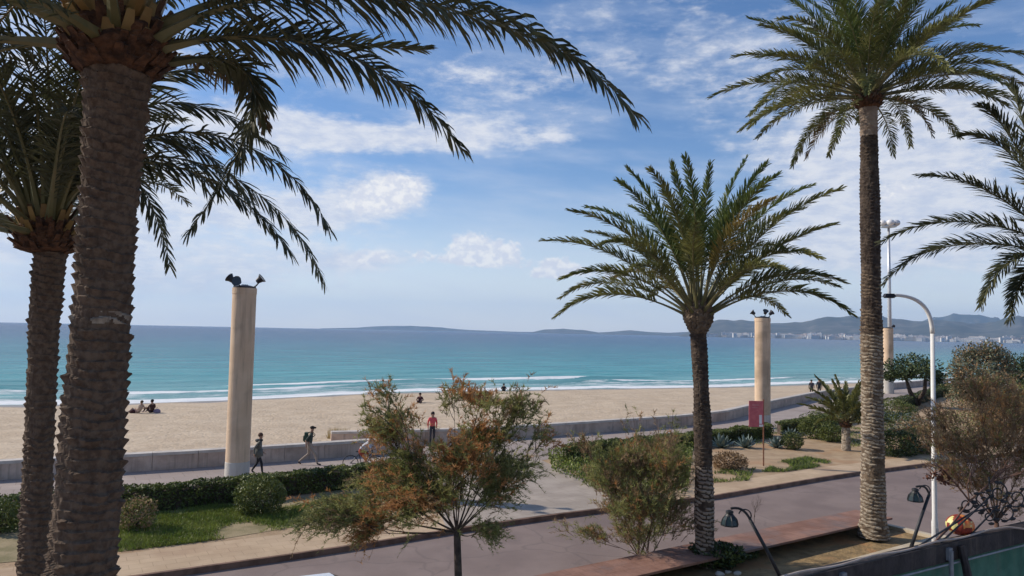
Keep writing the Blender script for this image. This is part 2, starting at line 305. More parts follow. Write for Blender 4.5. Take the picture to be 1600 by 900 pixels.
# ------------------------------------------------------------------ mesh builder
class MB:
    def __init__(s): s.v = []; s.f = []; s.m = []
    def face(s, pts, mi=0):
        k = len(s.v); s.v += [tuple(p) for p in pts]; s.f.append(tuple(range(k, k+len(pts)))); s.m.append(mi)
    def box(s, c, size, rz=0., mi=0, rx=0., taper=1.):
        k = len(s.v); Q = Matrix.Rotation(rz, 3, 'Z') @ Matrix.Rotation(rx, 3, 'X'); c = Vector(c)
        for z in (-1, 1):
            q = taper if z > 0 else 1
            for x, y in ((-1, -1), (1, -1), (1, 1), (-1, 1)):
                s.v.append(tuple(c + Q @ Vector((x*size[0]/2*q, y*size[1]/2*q, z*size[2]/2))))
        for f in ((3, 2, 1, 0), (4, 5, 6, 7), (0, 1, 5, 4), (1, 2, 6, 5), (2, 3, 7, 6), (3, 0, 4, 7)):
            s.f.append(tuple(k+i for i in f)); s.m.append(mi)
    def tube(s, pts, rad, n=6, mi=0, cap=True):
        pts = [Vector(p) for p in pts]
        if not isinstance(rad, (list, tuple)): rad = [rad]*len(pts)
        k = len(s.v); N = len(pts); ref = None
        for i, p in enumerate(pts):
            T = (pts[min(i+1, N-1)]-pts[max(i-1, 0)]).normalized()
            if ref is None: ref = T.cross(Vector((0, 0, 1)) if abs(T.z) < .9 else Vector((1, 0, 0))).normalized()
            ref = (ref - T*ref.dot(T)).normalized(); b = T.cross(ref)
            for j in range(n):
                a = 2*pi*j/n; s.v.append(tuple(p+(ref*cos(a)+b*sin(a))*rad[i]))
        for i in range(N-1):
            for j in range(n):
                a = k+i*n+j; b_ = k+i*n+(j+1) % n
                s.f.append((a, b_, b_+n, a+n)); s.m.append(mi)
        if cap:
            s.f.append(tuple(k+j for j in reversed(range(n)))); s.m.append(mi)
            s.f.append(tuple(k+(N-1)*n+j for j in range(n))); s.m.append(mi)
    def lathe(s, c, prof, n=24, mi=0, mis=None):
        c = Vector(c); k = len(s.v)
        for r, z in prof:
            for j in range(n):
                a = 2*pi*j/n; s.v.append((c.x+r*cos(a), c.y+r*sin(a), c.z+z))
        for i in range(len(prof)-1):
            for j in range(n):
                a = k+i*n+j; b = k+i*n+(j+1) % n
                s.f.append((a, b, b+n, a+n)); s.m.append(mis[i] if mis else mi)
        s.f.append(tuple(k+j for j in reversed(range(n)))); s.m.append(mis[0] if mis else mi)
        s.f.append(tuple(k+(len(prof)-1)*n+j for j in range(n))); s.m.append(mis[-1] if mis else mi)
    def ball(s, c, r, mi=0, n=12, m=8, sq=(1, 1, 1)):
        c = Vector(c); k = len(s.v)
        for i in range(m+1):
            th = pi*i/m
            for j in range(n):
                a = 2*pi*j/n; s.v.append((c.x+r*sq[0]*sin(th)*cos(a), c.y+r*sq[1]*sin(th)*sin(a), c.z-r*sq[2]*cos(th)))
        for i in range(m):
            for j in range(n):
                a = k+i*n+j; b = k+i*n+(j+1) % n
                s.f.append((a, b, b+n, a+n)); s.m.append(mi)
    def slab(s, poly, z0, z1, mi=0, mside=None):
        poly = [Vector((p[0], p[1], 0)) for p in poly]
        A = sum(poly[i].x*poly[(i+1) % len(poly)].y-poly[(i+1) % len(poly)].x*poly[i].y for i in range(len(poly)))
        if A < 0: poly.reverse()
        s.face([(p.x, p.y, z1) for p in poly], mi)
        for i in range(len(poly)):
            a, b = poly[i], poly[(i+1) % len(poly)]
            s.face([(a.x, a.y, z0), (b.x, b.y, z0), (b.x, b.y, z1), (a.x, a.y, z1)], mi if mside is None else mside)
    def build(s, name, mats, parent=None, smooth=False, loc=None):
        me = bpy.data.meshes.new(name)
        me.from_pydata(s.v, [], s.f)
        if not isinstance(mats, (list, tuple)): mats = [mats]
        for m in mats: me.materials.append(MAT[m] if isinstance(m, str) else m)
        me.polygons.foreach_set('material_index', s.m)
        if smooth: me.polygons.foreach_set('use_smooth', [True]*len(s.f))
        me.update()
        o = bpy.data.objects.new(name, me); C.objects.link(o)
        if parent is not None:
            o.parent = parent
            o.location = -Vector(parent.location) if loc is None else loc     # shapes are written in world coordinates
        elif loc is not None: o.location = loc
        return o

def tag(o, label, cat, group=None, kind=None):
    if label: o['label'] = label
    if cat: o['category'] = cat
    if group: o['group'] = group
    if kind: o['kind'] = kind
    return o
def thing(name, label, cat, loc=(0, 0, 0), group=None):
    o = bpy.data.objects.new(name, None); C.objects.link(o); o.location = loc; o.empty_display_size = .2
    return tag(o, label, cat, group)
def struct(name, mb, mats, smooth=False):
    o = mb.build(name, mats, smooth=smooth); o['kind'] = 'structure'; return o

# ------------------------------------------------------------------ the plan: lines as Y(X)
def line(pts):
    pts = sorted([(p[0], p[1]) for p in pts])
    def f(x):
        if x <= pts[0][0]: a, b = pts[0], pts[1]
        elif x >= pts[-1][0]: a, b = pts[-2], pts[-1]
        else:
            i = next(i for i in range(len(pts)-1) if pts[i][0] <= x <= pts[i+1][0]); a, b = pts[i], pts[i+1]
        return a[1]+(x-a[0])*(b[1]-a[1])/(b[0]-a[0])
    f.pts = pts
    return f
KERB = line([G(240, 897), G(520, 858), G(716, 826), G(900, 800), G(1115, 775), G(1310, 742), G(1600, 705)])
PROM = line([(-16.2, 23.4), (-11.2, 26.2), (-5.5, 30.6), (2, 36.8), (11.9, 44), (19.5, 50.5), (32, 64), (47, 83), (90, 125)])
WALL = line([(-20.2, 29.3), (-12.9, 33.2), (-8.1, 36.4), (-3.6, 40.6), (2, 44.5), (12, 51.2), (20.9, 62), (31, 75.5), (46, 92), (90, 132)])
SHORE = line([G(-200, 636, -.8), G(0, 633.5, -.8), G(200, 631, -.8), G(400, 624, -.8), G(590, 614, -.8), G(850, 609, -.8), G(1170, 604, -.8), G(1330, 598, -.8), (90, 137)])
NEAR = line([G(840, 900, .4), G(1340, 797., .4)])          # road's near edge = back face of the planter wall
def sm(f, x, r=1.2):
    return (f(x-r)+2*f(x)+f(x+r))/4

def strip(name, fa, fb, xs, za, zb, mat, kind=True, rows=1):
    mb = MB()
    for i in range(len(xs)-1):
        x0, x1 = xs[i], xs[i+1]
        mb.face([(x0, fa(x0), za), (x1, fa(x1), za), (x1, fb(x1), zb), (x0, fb(x0), zb)])
    o = mb.build(name, mat)
    if kind: o['kind'] = 'structure'
    return o
def frange(a, b, st):
    r = []; x = a
    while x < b-1e-6: r.append(x); x += st
    r.append(b); return r

XS = [-400, -120, -60]+frange(-40, 60, 2.)+[90, 150, 400]
# ground: one wide sheet on the land side up to the beach
XL = [-15400, -400, -120, -60]+frange(-40, 90, 2.)+[400, 15400]
mb = MB()
for i in range(len(XL)-1):
    x0, x1 = XL[i], XL[i+1]
    mb.face([(x0, -15400, -.34), (x1, -15400, -.34), (x1, WALL(x1)+.6, -.34), (x0, WALL(x0)+.6, -.34)])
struct('ground', mb, 'soil')
# road
NE = lambda x: NEAR(x)
strip('road', lambda x: NE(x)-3.7, lambda x: KERB(x)+.02, XS, -.15, -.15, 'asphalt')
# raised land beyond the kerb: top at 0
mb = MB()
for i in range(len(XS)-1):
    x0, x1 = XS[i], XS[i+1]
    mb.face([(x0, KERB(x0)+.16, 0), (x1, KERB(x1)+.16, 0), (x1, WALL(x1)+.2, 0), (x0, WALL(x0)+.2, 0)])
struct('terrace_ground', mb, 'soil')
mb = MB()
for i in range(len(XS)-1):
    x0, x1 = XS[i], XS[i+1]
    for p, q, zp, zq in ((KERB, lambda x: KERB(x)+.03, -.16, 0.004), (lambda x: KERB(x)+.03, lambda x: KERB(x)+.17, 0.004, 0.004)):
        mb.face([(x0, p(x0), zp), (x1, p(x1), zp), (x1, q(x1), zq), (x0, q(x0), zq)], 0)
struct('kerb', mb, ['kerb'])
SW = lambda x: KERB(x)+.17
def GARD(x): return KERB(x)+(2.55 if x < 2 else 1.9)
strip('sidewalk', SW, GARD, XS, .004, .004, 'footpath')
strip('promenade', PROM, lambda x: WALL(x)+.02, XS, .008, .008, 'prom')
# cross path from the kerb to the promenade
A0, A1 = Vector((4.7, KERB(4.7)+.17)), Vector((1.6, PROM(1.6)))
B0, B1 = Vector((-1.9, KERB(-1.9)+.17)), Vector((-3.6, PROM(-3.6)))
mb = MB(); mb.face([(B0.x, B0.y, .012), (1.5, KERB(1.5)+.17, .012), (A0.x, A0.y, .012), (A1.x, A1.y, .012), (B1.x, B1.y, .012)])
struct('garden_path', mb, 'path')

# beach and sea
def shore_uv(o):
    me = o.data; uvl = me.uv_layers.new(name='shore')
    vs = me.vertices
    for lp in me.loops:
        c = vs[lp.vertex_index].co
        uvl.data[lp.index].uv = (c.x, (c.y-sm(SHORE, c.x, 3.))*.87)
def grid(xs, ts, fn):
    mb = MB(); nx = len(xs)
    for t in ts:
        for x in xs: mb.v.append(fn(x, t))
    for j in range(len(ts)-1):
        for i in range(nx-1):
            a = j*nx+i; mb.f.append((a, a+1, a+1+nx, a+nx)); mb.m.append(0)
    return mb
bx = [-15400, -2000, -400, -150]+frange(-80, 110, .8)+[200, 500, 2000, 15400]
def beach_pt(x, t):
    y0 = WALL(x)+.1; y1 = sm(SHORE, x, 3.)+9; y = y0+(y1-y0)*t
    d = (y-sm(SHORE, x, 3.))*.87
    z = -.8-.055*d if d > -7 else -.8+.385+( -d-7)*.007
    z = min(z, -.16)
    if t > .02 and d < -2 and abs(x) < 200: z += .10*(noise.noise(Vector((x*.35, y*.35, 0))))+.05*noise.noise(Vector((x*1.3, y*1.3, 3)))
    return (x, y, z)
ts = [0, .01]+[i/70 for i in range(1, 71)]
o = grid(bx, ts, beach_pt).build('sand_beach', 'sand', smooth=True); o['kind'] = 'structure'; shore_uv(o)
sx = [-15500, -4000, -1200, -400, -150]+frange(-80, 130, .9)+[160, 220, 320, 500, 1000, 3000, 8000, 15500]
st = frange(-3, 45, .55)+[46, 49, 53, 60, 70, 85, 105, 130, 170, 250, 400, 700, 1200, 2500, 5000, 9000, 15500]
def sea_pt(x, t):
    y0 = sm(SHORE, x, 3.); y = min(y0+t/.87, 15300) if x < 15499 else y0+t/.87
    z = -.8
    if t < 60:
        a = noise.noise(Vector((x*.05, 2.2, 0)))*5; b = noise.noise(Vector((x*.04, 7.1, 1)))
        env = max(0, min(1, t/3.))*max(0, min(1, (60-t)/20))
        for c, am, wd in ((11.5, .42, 1.5), (19, .38, 1.7), (29, .22, 2.2), (40, .16, 3.)):
            u = (t+a-c)/wd; z += env*am*(.55+.9*b)*math.exp(-u*u)
        z += env*.06*noise.noise(Vector((x*.4, y*.6, 5)))
    return (x, y, z)
o = grid(sx, st, sea_pt).build('sea', 'sea', smooth=True); o['kind'] = 'structure'; shore_uv(o)

# far coast: heights above the water line read along the bearing
def far_land(name, prof, dist, dep, mat, seed, hfac=1.):
    us = frange(prof[0][0], prof[-1][0], 5.)
    f = line(prof); vs = []
    mb = MB(); rows = 14
    for j in range(rows+1):
        t = j/rows
        for u in us:
            d0 = ray(u, 503+.02*u); bear = math.atan2(d0.x, d0.y)
            rr = dist+dep*t
            hh = f(u)/F*(dist+dep*.75)
            s_ = (t/.75)**1.7 if t < .75 else 1-.3*(t-.75)/.25
            nz = noise.noise(Vector((u*.02, t*3, seed)))*.35+noise.noise(Vector((u*.06, t*7, seed)))*.18
            z = -1.2 if j == 0 else -.6+hh*s_*(1+nz*(1-abs(t-.75)*.0)*(.9 if t < .72 else .25))
            mb.v.append((rr*sin(bear), rr*cos(bear), z))
    n_ = len(us)
    for j in range(rows):
        for i in range(n_-1):
            a = j*n_+i; mb.f.append((a, a+1, a+1+n_, a+n_)); mb.m.append(0)
    o = mb.build(name, mat, smooth=True); o['kind'] = 'structure'; return o
hill_m = M('hill_scrub', (.045, .055, .045), (.085, .085, .065), .004, 1., c3=(.13, .12, .10), s3=.006)
far_land('hills', [(1062, 1), (1085, 12), (1120, 24), (1160, 27), (1200, 23), (1250, 24), (1290, 33), (1330, 36), (1370, 31), (1440, 30), (1480, 31), (1520, 27), (1560, 29), (1600, 36), (1700, 44), (1850, 30)], 5600, 3000, hill_m, 1.)
far_land('distant_mountains', [(1400, 10), (1450, 33), (1490, 38), (1530, 38), (1570, 30), (1700, 30)], 10500, 1800, hill_m, 4.)
far_land('headland', [(830, 1), (850, 6), (880, 8), (915, 6), (935, 3), (960, 5), (985, 8), (1010, 6), (1045, 5), (1075, 7), (1110, 5)], 9800, 1500, hill_m, 7.)
far_land('far_cape', [(500, .6), (560, 3), (590, 6), (640, 8), (690, 5.5), (730, 3), (800, 1.6), (850, 1.5)], 12400, 900, hill_m, 9.)

# ------------------------------------------------------------------ palms
def trunk_mesh(path, rad, rowh, ncell, amp, nth=60, dz=None, matf=None, seed=0, up=True):
    """path(t)->centre, rad(t)->radius, t along 0..1 ; leaf-scar relief in staggered rows"""
    L = (Vector(path(1))-Vector(path(0))).length; dz = dz or rowh/5
    n_ = int(L/dz); mb = MB(); rows = L/rowh; pale = []
    for i in range(n_+1):
        t = i/n_; c = Vector(path(t)); r = rad(t)
        for j in range(nth):
            a = j/nth; wv = t*rows+a*2.0+.5*noise.noise(Vector((cos(2*pi*a)*1.6, sin(2*pi*a)*1.6, t*rows*.22+seed)))
            row = math.floor(wv); fv = wv-row
            u = a*ncell+.5*(row % 2)+.25*noise.noise(Vector((row*3.1, seed, 0)))
            uc = math.floor(u); fu = u-uc
            cell = noise.noise(Vector((uc*5.3+.5, row*2.7+.5, seed)))+.5*noise.noise(Vector((u*.25, t*rows*.13, seed+9)))
            pr = (fv**1.3)*(1-(abs(fu-.5)*2)**3*.75)          # lip at the top of each old leaf base
            if fv > .93: pr *= .4
            ca, sa = cos(2*pi*a), sin(2*pi*a)
            rr = r*(1+.03*noise.noise(Vector((ca*2, sa*2, t*rows*.12+seed))))+amp*(pr*(1+1.3*cell)-.35)+amp*.28*noise.noise(Vector((ca*9, sa*9, t*rows*.9+seed)))
            pale.append(pr > .25 and cell > -.25)
            th = 2*pi*a
            mb.v.append((c.x+rr*cos(th), c.y+rr*sin(th), c.z))
    for i in range(n_):
        for j in range(nth):
            a = i*nth+j; b = i*nth+(j+1) % nth
            mb.f.append((a, b, b+nth, a+nth)); mb.m.append(matf(i/n_, pale[a]) if matf else 0)
    return mb

def frond_mesh(pts, S0, nl=60, lf=.45, wl=.028, vee=.45, hang=.15, r0=.03, stem=.16, rnd=None, seed=0, sweep=(62, 28), curl=0., spread=.75):
    """feather frond: midrib along pts, leaflets both sides. material 0 midrib, 1 leaflets"""
    rnd = rnd or random.Random(seed)
    mb = MB(); N = len(pts)
    mb.tube(pts, [r0*(1-.9*i/(N-1))+r0*1.6*math.exp(-9*i/(N-1)) for i in range(N)], 5, 0)
    def at(t):
        x = t*(N-1); i = min(int(x), N-2); f = x-i
        p = pts[i].lerp(pts[i+1], f)
        a = (pts[min(i+1, N-1)]-pts[i]); b = (pts[min(i+2, N-1)]-pts[min(i+1, N-2)])
        T = a.normalized().lerp(b.normalized() if b.length > 1e-6 else a.normalized(), f).normalized()
        return p, T
    Sg = Vector(S0).normalized()
    for k in range(nl):
        t = stem+(1-stem)*(k+.5)/nl
        p, T = at(t)
        Sd = (Sg-T*Sg.dot(T)).normalized(); Up = Sd.cross(T)
        if Up.z < 0 and abs(Up.z) > .15 and curl == 0.: pass
        tt = (t-stem)/(1-stem)
        ln = lf*(min(1, .35+tt*3.2) if tt < .25 else 1-.62*max(0, tt-.35)/.65)
        ang = R(sweep[0]+(sweep[1]-sweep[0])*tt)
        for sgn in (-1, 1):
            v = vee+rnd.uniform(-spread, spread); an = ang+rnd.uniform(-.18, .18); l2 = ln*rnd.uniform(.82, 1.1)
            d = T*cos(an)+(Sd*sgn*cos(v)+Up*sin(v))*sin(an); d.normalize()
            q0 = p+T*rnd.uniform(-.01, .01); q1 = q0+d*l2*.5
            d2 = (d+Vector((0, 0, -hang*1.2))+T*.12).normalized(); q2 = q1+d2*l2*.32
            d3 = (d2+Vector((0, 0, -hang*1.8))).normalized(); q3 = q2+d3*l2*.22
            W = (T-d*T.dot(d)).normalized()*.8+Up*rnd.uniform(-.5, .5); W.normalize(); W *= wl*.5*rnd.uniform(.8, 1.2)
            kk = len(mb.v)
            mb.v += [tuple(q0-W*.6), tuple(q0+W*.6), tuple(q1-W), tuple(q1+W), tuple(q2-W*.75), tuple(q2+W*.75), tuple(q3)]
            mb.f += [(kk, kk+1, kk+3, kk+2), (kk+2, kk+3, kk+5, kk+4), (kk+4, kk+5, kk+6)]; mb.m += [1, 1, 1]
    return mb

def arc_frond(base, az_, el0, L, droop, N=14, pw=1.6, lean=0.):
    """points of a frond that starts at elevation el0 and arches over by droop radians"""
    pts = [Vector(base)]; p = Vector(base); a = az_
    for i in range(N):
        t = (i+.5)/N; e = el0-droop*t**pw; a2 = a+lean*t
        d = Vector((sin(a2)*cos(e), cos(a2)*cos(e), sin(e))); p = p+d*(L/N); pts.append(p.copy())
    S = Vector((cos(az_), -sin(az_), 0))
    return pts, S
def bez(P4, N=18):
    out = []
    for i in range(N+1):
        t = i/N; q = 1-t
        out.append(P4[0]*q**3+P4[1]*3*q*q*t+P4[2]*3*q*t*t+P4[3]*t**3)
    return out

def boot_mesh(c, r, h, nst, seed, stub=.16, prof=None, slen=1.):
    """the bulging crown base: fibrous core and many cut leaf stubs"""
    rnd = random.Random(seed); mb = MB()
    pr = prof or [(.62, 0), (.92, .12), (1.05, .35), (1.0, .6), (.8, .82), (.5, 1.)]
    rows = 26; nth = 48
    def R_(t):
        for i in range(len(pr)-1):
            if pr[i][1] <= t <= pr[i+1][1]:
                k = (t-pr[i][1])/(pr[i+1][1]-pr[i][1]); return r*(pr[i][0]*(1-k)+pr[i+1][0]*k)
        return r*pr[-1][0]
    for i in range(rows+1):
        t = i/rows
        for j in range(nth):
            a = 2*pi*j/nth; q = R_(t)*(.9+.16*noise.noise(Vector((cos(a)*3, sin(a)*3, t*6+seed)))+.10*noise.noise(Vector((cos(a)*9, sin(a)*9, t*16+seed))))
            mb.v.append((c[0]+q*cos(a), c[1]+q*sin(a), c[2]+t*h))
    for i in range(rows):
        for j in range(nth):
            a = i*nth+j; b = i*nth+(j+1) % nth; mb.f.append((a, b, b+nth, a+nth)); mb.m.append(0)
    for k in range(nst):
        t = .05+.93*(k+.5)/nst; a = k*2.39996+rnd.uniform(-.1, .1); q = R_(t)*.86
        rad = Vector((cos(a), sin(a), 0)); tilt = R(28+52*t)+rnd.uniform(-.15, .15)
        d = (rad*cos(tilt)+Vector((0, 0, sin(tilt)))).normalized(); side = Vector((-sin(a), cos(a), 0)); up = side.cross(d)*-1
        L = stub*(1.+.7*t)*rnd.uniform(.7, 1.25)*slen; w0 = r*.24*rnd.uniform(.85, 1.15); w1 = w0*.62; th = w0*.38
        b0 = Vector((c[0], c[1], c[2]+t*h))+rad*q-d*.04; b1 = b0+d*L
        kk = len(mb.v)
        for p, w_, h_ in ((b0, w0, th), (b1, w1, th*.6)):
            mb.v += [tuple(p-side*w_/2-up*h_/2), tuple(p+side*w_/2-up*h_/2), tuple(p+side*w_*.3+up*h_/2), tuple(p-side*w_*.3+up*h_/2)]
        for f in ((0, 1, 5, 4), (1, 2, 6, 5), (2, 3, 7, 6), (3, 0, 4, 7), (4, 5, 6, 7)):
            mb.f.append(tuple(kk+i for i in f)); mb.m.append(1 if t > .35 and rnd.random() < .7 else 0)
    return mb

def add_frond(parent, pts, S, leafm, rach='rachis', label=None, **kw):
    o = frond_mesh(pts, S, **kw).build('frond', [rach, leafm], parent)
    if label: o['label'] = label
    return o

# ---- near palm (trunk fills the left of the view)
DA = 7.5
a0 = P(128, 900, DA); a1 = P(158, 500, DA); a2 = P(184, 110, DA)
base_z = -.15
dirA = (a1-a0); baseA = a0-dirA*((a0.z-base_z)/dirA.z)*.9; baseA.z = base_z
def pathA(t):
    p = baseA*(1-t)**2+2*(a0+Vector((.02, 0, .4)))*t*(1-t)+a2*t*t
    z = base_z+(a2.z-base_z)*t
    # walk the centre line by height
    for k in range(1):
        if z <= a0.z: q = baseA.lerp(a0, (z-base_z)/(a0.z-base_z))
        elif z <= a1.z: q = a0.lerp(a1, (z-a0.z)/(a1.z-a0.z))
        else: q = a1.lerp(a2, (z-a1.z)/(a2.z-a1.z))
    return (q.x, q.y, z)
def radA(t):
    z = base_z+(a2.z-base_z)*t
    return .318-.055*max(0, min(1, (z-3.2)/3.4))+(.04*max(0, (z-7.6))) + .05*max(0, (3-z)/3)
pa = thing('palm_tree', 'thick rough-barked palm nearest the viewer, with huge dark arching fronds', 'palm tree', baseA, 'palms along the seafront')
trunk_mesh(pathA, radA, .098, 9, .042, nth=120, dz=.0125, seed=1, matf=lambda t, pl: 1 if (pl and abs(base_z+(a2.z-base_z)*t-P(158, 497, DA).z) < .06) else 0).build('trunk', ['trunk_dark', 'trunk_pale'], pa)
crA = P(184, 62, DA)
boot_mesh((crA.x, crA.y, crA.z-.38), .50, .85, 120, 3, stub=.15, prof=[(.66, 0), (.95, .08), (1.06, .3), (1.04, .55), (.86, .8), (.55, 1.)]).build('crown_base', ['fibre', 'rachis_orange'], pa)
topA = crA+Vector((0, 0, .35))
def pxf(parent, base, cps, leafm, **kw):
    pts = bez([base]+[P(*c) for c in cps])
    T = pts[9]-pts[0]; S = T.cross(Vector((0, 0, 1))).normalized()*-1
    S = Vector((-S.x, -S.y, -S.z))
    return add_frond(parent, pts, S, leafm, **kw)
near_kw = dict(nl=132, lf=.62, wl=.032, r0=.028, hang=.30, vee=-.10, sweep=(58, 30), stem=.13)
bA = lambda du, dv=0, dd=0: P(184+du, 62+dv, DA+dd)
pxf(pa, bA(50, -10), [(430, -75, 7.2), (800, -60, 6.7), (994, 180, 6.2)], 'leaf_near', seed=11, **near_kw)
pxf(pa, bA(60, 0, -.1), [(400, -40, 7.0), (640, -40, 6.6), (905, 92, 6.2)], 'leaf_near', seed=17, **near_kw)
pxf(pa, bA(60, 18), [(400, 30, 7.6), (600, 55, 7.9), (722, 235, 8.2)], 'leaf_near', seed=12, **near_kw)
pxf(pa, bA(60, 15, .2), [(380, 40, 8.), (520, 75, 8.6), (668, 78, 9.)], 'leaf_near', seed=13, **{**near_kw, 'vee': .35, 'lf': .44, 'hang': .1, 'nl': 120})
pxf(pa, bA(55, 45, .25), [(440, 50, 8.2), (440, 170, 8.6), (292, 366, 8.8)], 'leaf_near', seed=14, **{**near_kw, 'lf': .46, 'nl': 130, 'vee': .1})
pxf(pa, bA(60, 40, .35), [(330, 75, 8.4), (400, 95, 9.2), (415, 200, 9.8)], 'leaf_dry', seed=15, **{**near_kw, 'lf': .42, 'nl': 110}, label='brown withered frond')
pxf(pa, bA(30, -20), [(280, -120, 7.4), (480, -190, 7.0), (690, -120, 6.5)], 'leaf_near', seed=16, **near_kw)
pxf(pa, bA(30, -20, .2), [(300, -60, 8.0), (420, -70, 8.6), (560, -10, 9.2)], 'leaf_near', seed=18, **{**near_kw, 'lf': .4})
rnd = random.Random(21)
k = 0; made = 0
while made < 36 and k < 400:
    azf = k*2.39996+.4; e0 = R(84-88*((k % 44)/44.)); k += 1
    L = rnd.uniform(3.9, 4.6); dr = R(rnd.uniform(75, 105))*(1 if e0 > R(30) else .75)
    b = topA+Vector((sin(azf)*.22, cos(azf)*.22, -.45*(1-e0/1.5)))
    pts, S = arc_frond(b, azf, e0, L, dr)
    bad = False
    for p in pts[3:]:
        q = proj(p)
        if q and -100 < q[1] < 900 and (q[0] > 265 or (q[0] > -100 and q[1] > 330)): bad = True
        if p.y < 1.5: bad = True
        if q and q[1] > 120 and 90 < q[0] < 300 and p.y < DA: bad = True
    if bad: continue
    made += 1
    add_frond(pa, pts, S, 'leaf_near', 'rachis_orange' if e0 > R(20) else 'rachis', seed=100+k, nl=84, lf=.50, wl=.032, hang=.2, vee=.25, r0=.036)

# ---- second palm just behind it on the left
DB = 10.6
b0 = P(53, 900, DB); b1 = P(69, 500, DB); b2 = P(80, 385, DB)
baseB = b0+(b0-b1)*((b0.z+.15)/(b1.z-b0.z)); baseB.z = -.15
def pathB(t):
    z = -.15+(b2.z+.15)*t
    if z <= b0.z: q = baseB.lerp(b0, (z+.15)/(b0.z+.15))
    elif z <= b1.z: q = b0.lerp(b1, (z-b0.z)/(b1.z-b0.z))
    else: q = b1.lerp(b2, (z-b1.z)/(b2.z-b1.z))
    return (q.x, q.y, z)
pb = thing('palm_tree', 'slimmer dark palm behind the nearest trunk, at the left edge', 'palm tree', baseB, 'palms along the seafront')
trunk_mesh(pathB, lambda t: .198+.03*sin(t*7)*.5+.03*max(0, .4-t), .092, 8, .034, nth=96, dz=.016, seed=2).build('trunk', ['trunk_dark'], pb)
crB = P(73, 368, DB)
boot_mesh((crB.x, crB.y, crB.z-.26), .42, .72, 100, 5, stub=.16, prof=[(.55, 0), (.95, .07), (1.02, .25), (.98, .5), (.7, .75), (.4, 1.)]).build('crown_base', ['fibre', 'rachis_orange'], pb)
topB = crB+Vector((0, 0, .22))
bkw = dict(nl=112, lf=.56, wl=.031, r0=.024, hang=.14, vee=.25, sweep=(54, 26), stem=.14)
for cps, sd, lm in (([(190, 140, 10.4), (430, 180, 10.1), (515, 357, 9.9)], 31, 'leaf_near'), ([(170, 170, 10.9), (430, 240, 11.2), (508, 442, 11.4)], 32, 'leaf_near'),
                    ([(150, 200, 10.9), (230, 240, 11.4), (266, 416, 11.6)], 33, 'leaf_near'), ([(150, 160, 11.2), (330, 190, 11.9), (400, 330, 12.4)], 34, 'leaf_near'),
                    ([(150, 90, 10.6), (330, 60, 10.9), (425, 165, 11.)], 35, 'leaf_near'), ([(150, 130, 11.), (300, 110, 11.6), (445, 245, 12.)], 36, 'leaf_near'),
                    ([(160, 190, 10.3), (360, 250, 10.1), (455, 395, 10.)], 37, 'leaf_near')):
    pts = bez([topB+Vector((.12, 0, 0))]+[P(*c) for c in cps]); S = Vector((0, 1, 0)) if cps[2][0] > 300 else Vector((.3, 1, 0))
    add_frond(pb, pts, S, lm, 'rachis', seed=sd, **bkw)
rnd = random.Random(5); k = made = 0
while made < 40 and k < 300:
    azf = k*2.39996; e0 = R(86-84*((k % 40)/40.)); k += 1
    pts, S = arc_frond(topB+Vector((sin(azf)*.18, cos(azf)*.18, -.25*(1-e0/1.5))), azf, e0, rnd.uniform(3.4, 4.1), R(rnd.uniform(60, 95)))
    bad = False
    for p in pts[3:]:
        q = proj(p)
        if q and (q[0] > 330 or (q[1] > 420 and q[0] > -40)): bad = True
        if p.y < 7.2: bad = True
    if bad: continue
    made += 1
    add_frond(pb, pts, S, 'leaf_near', 'rachis', seed=200+k, nl=76, lf=.46, wl=.03, hang=.15, vee=.35, r0=.028)

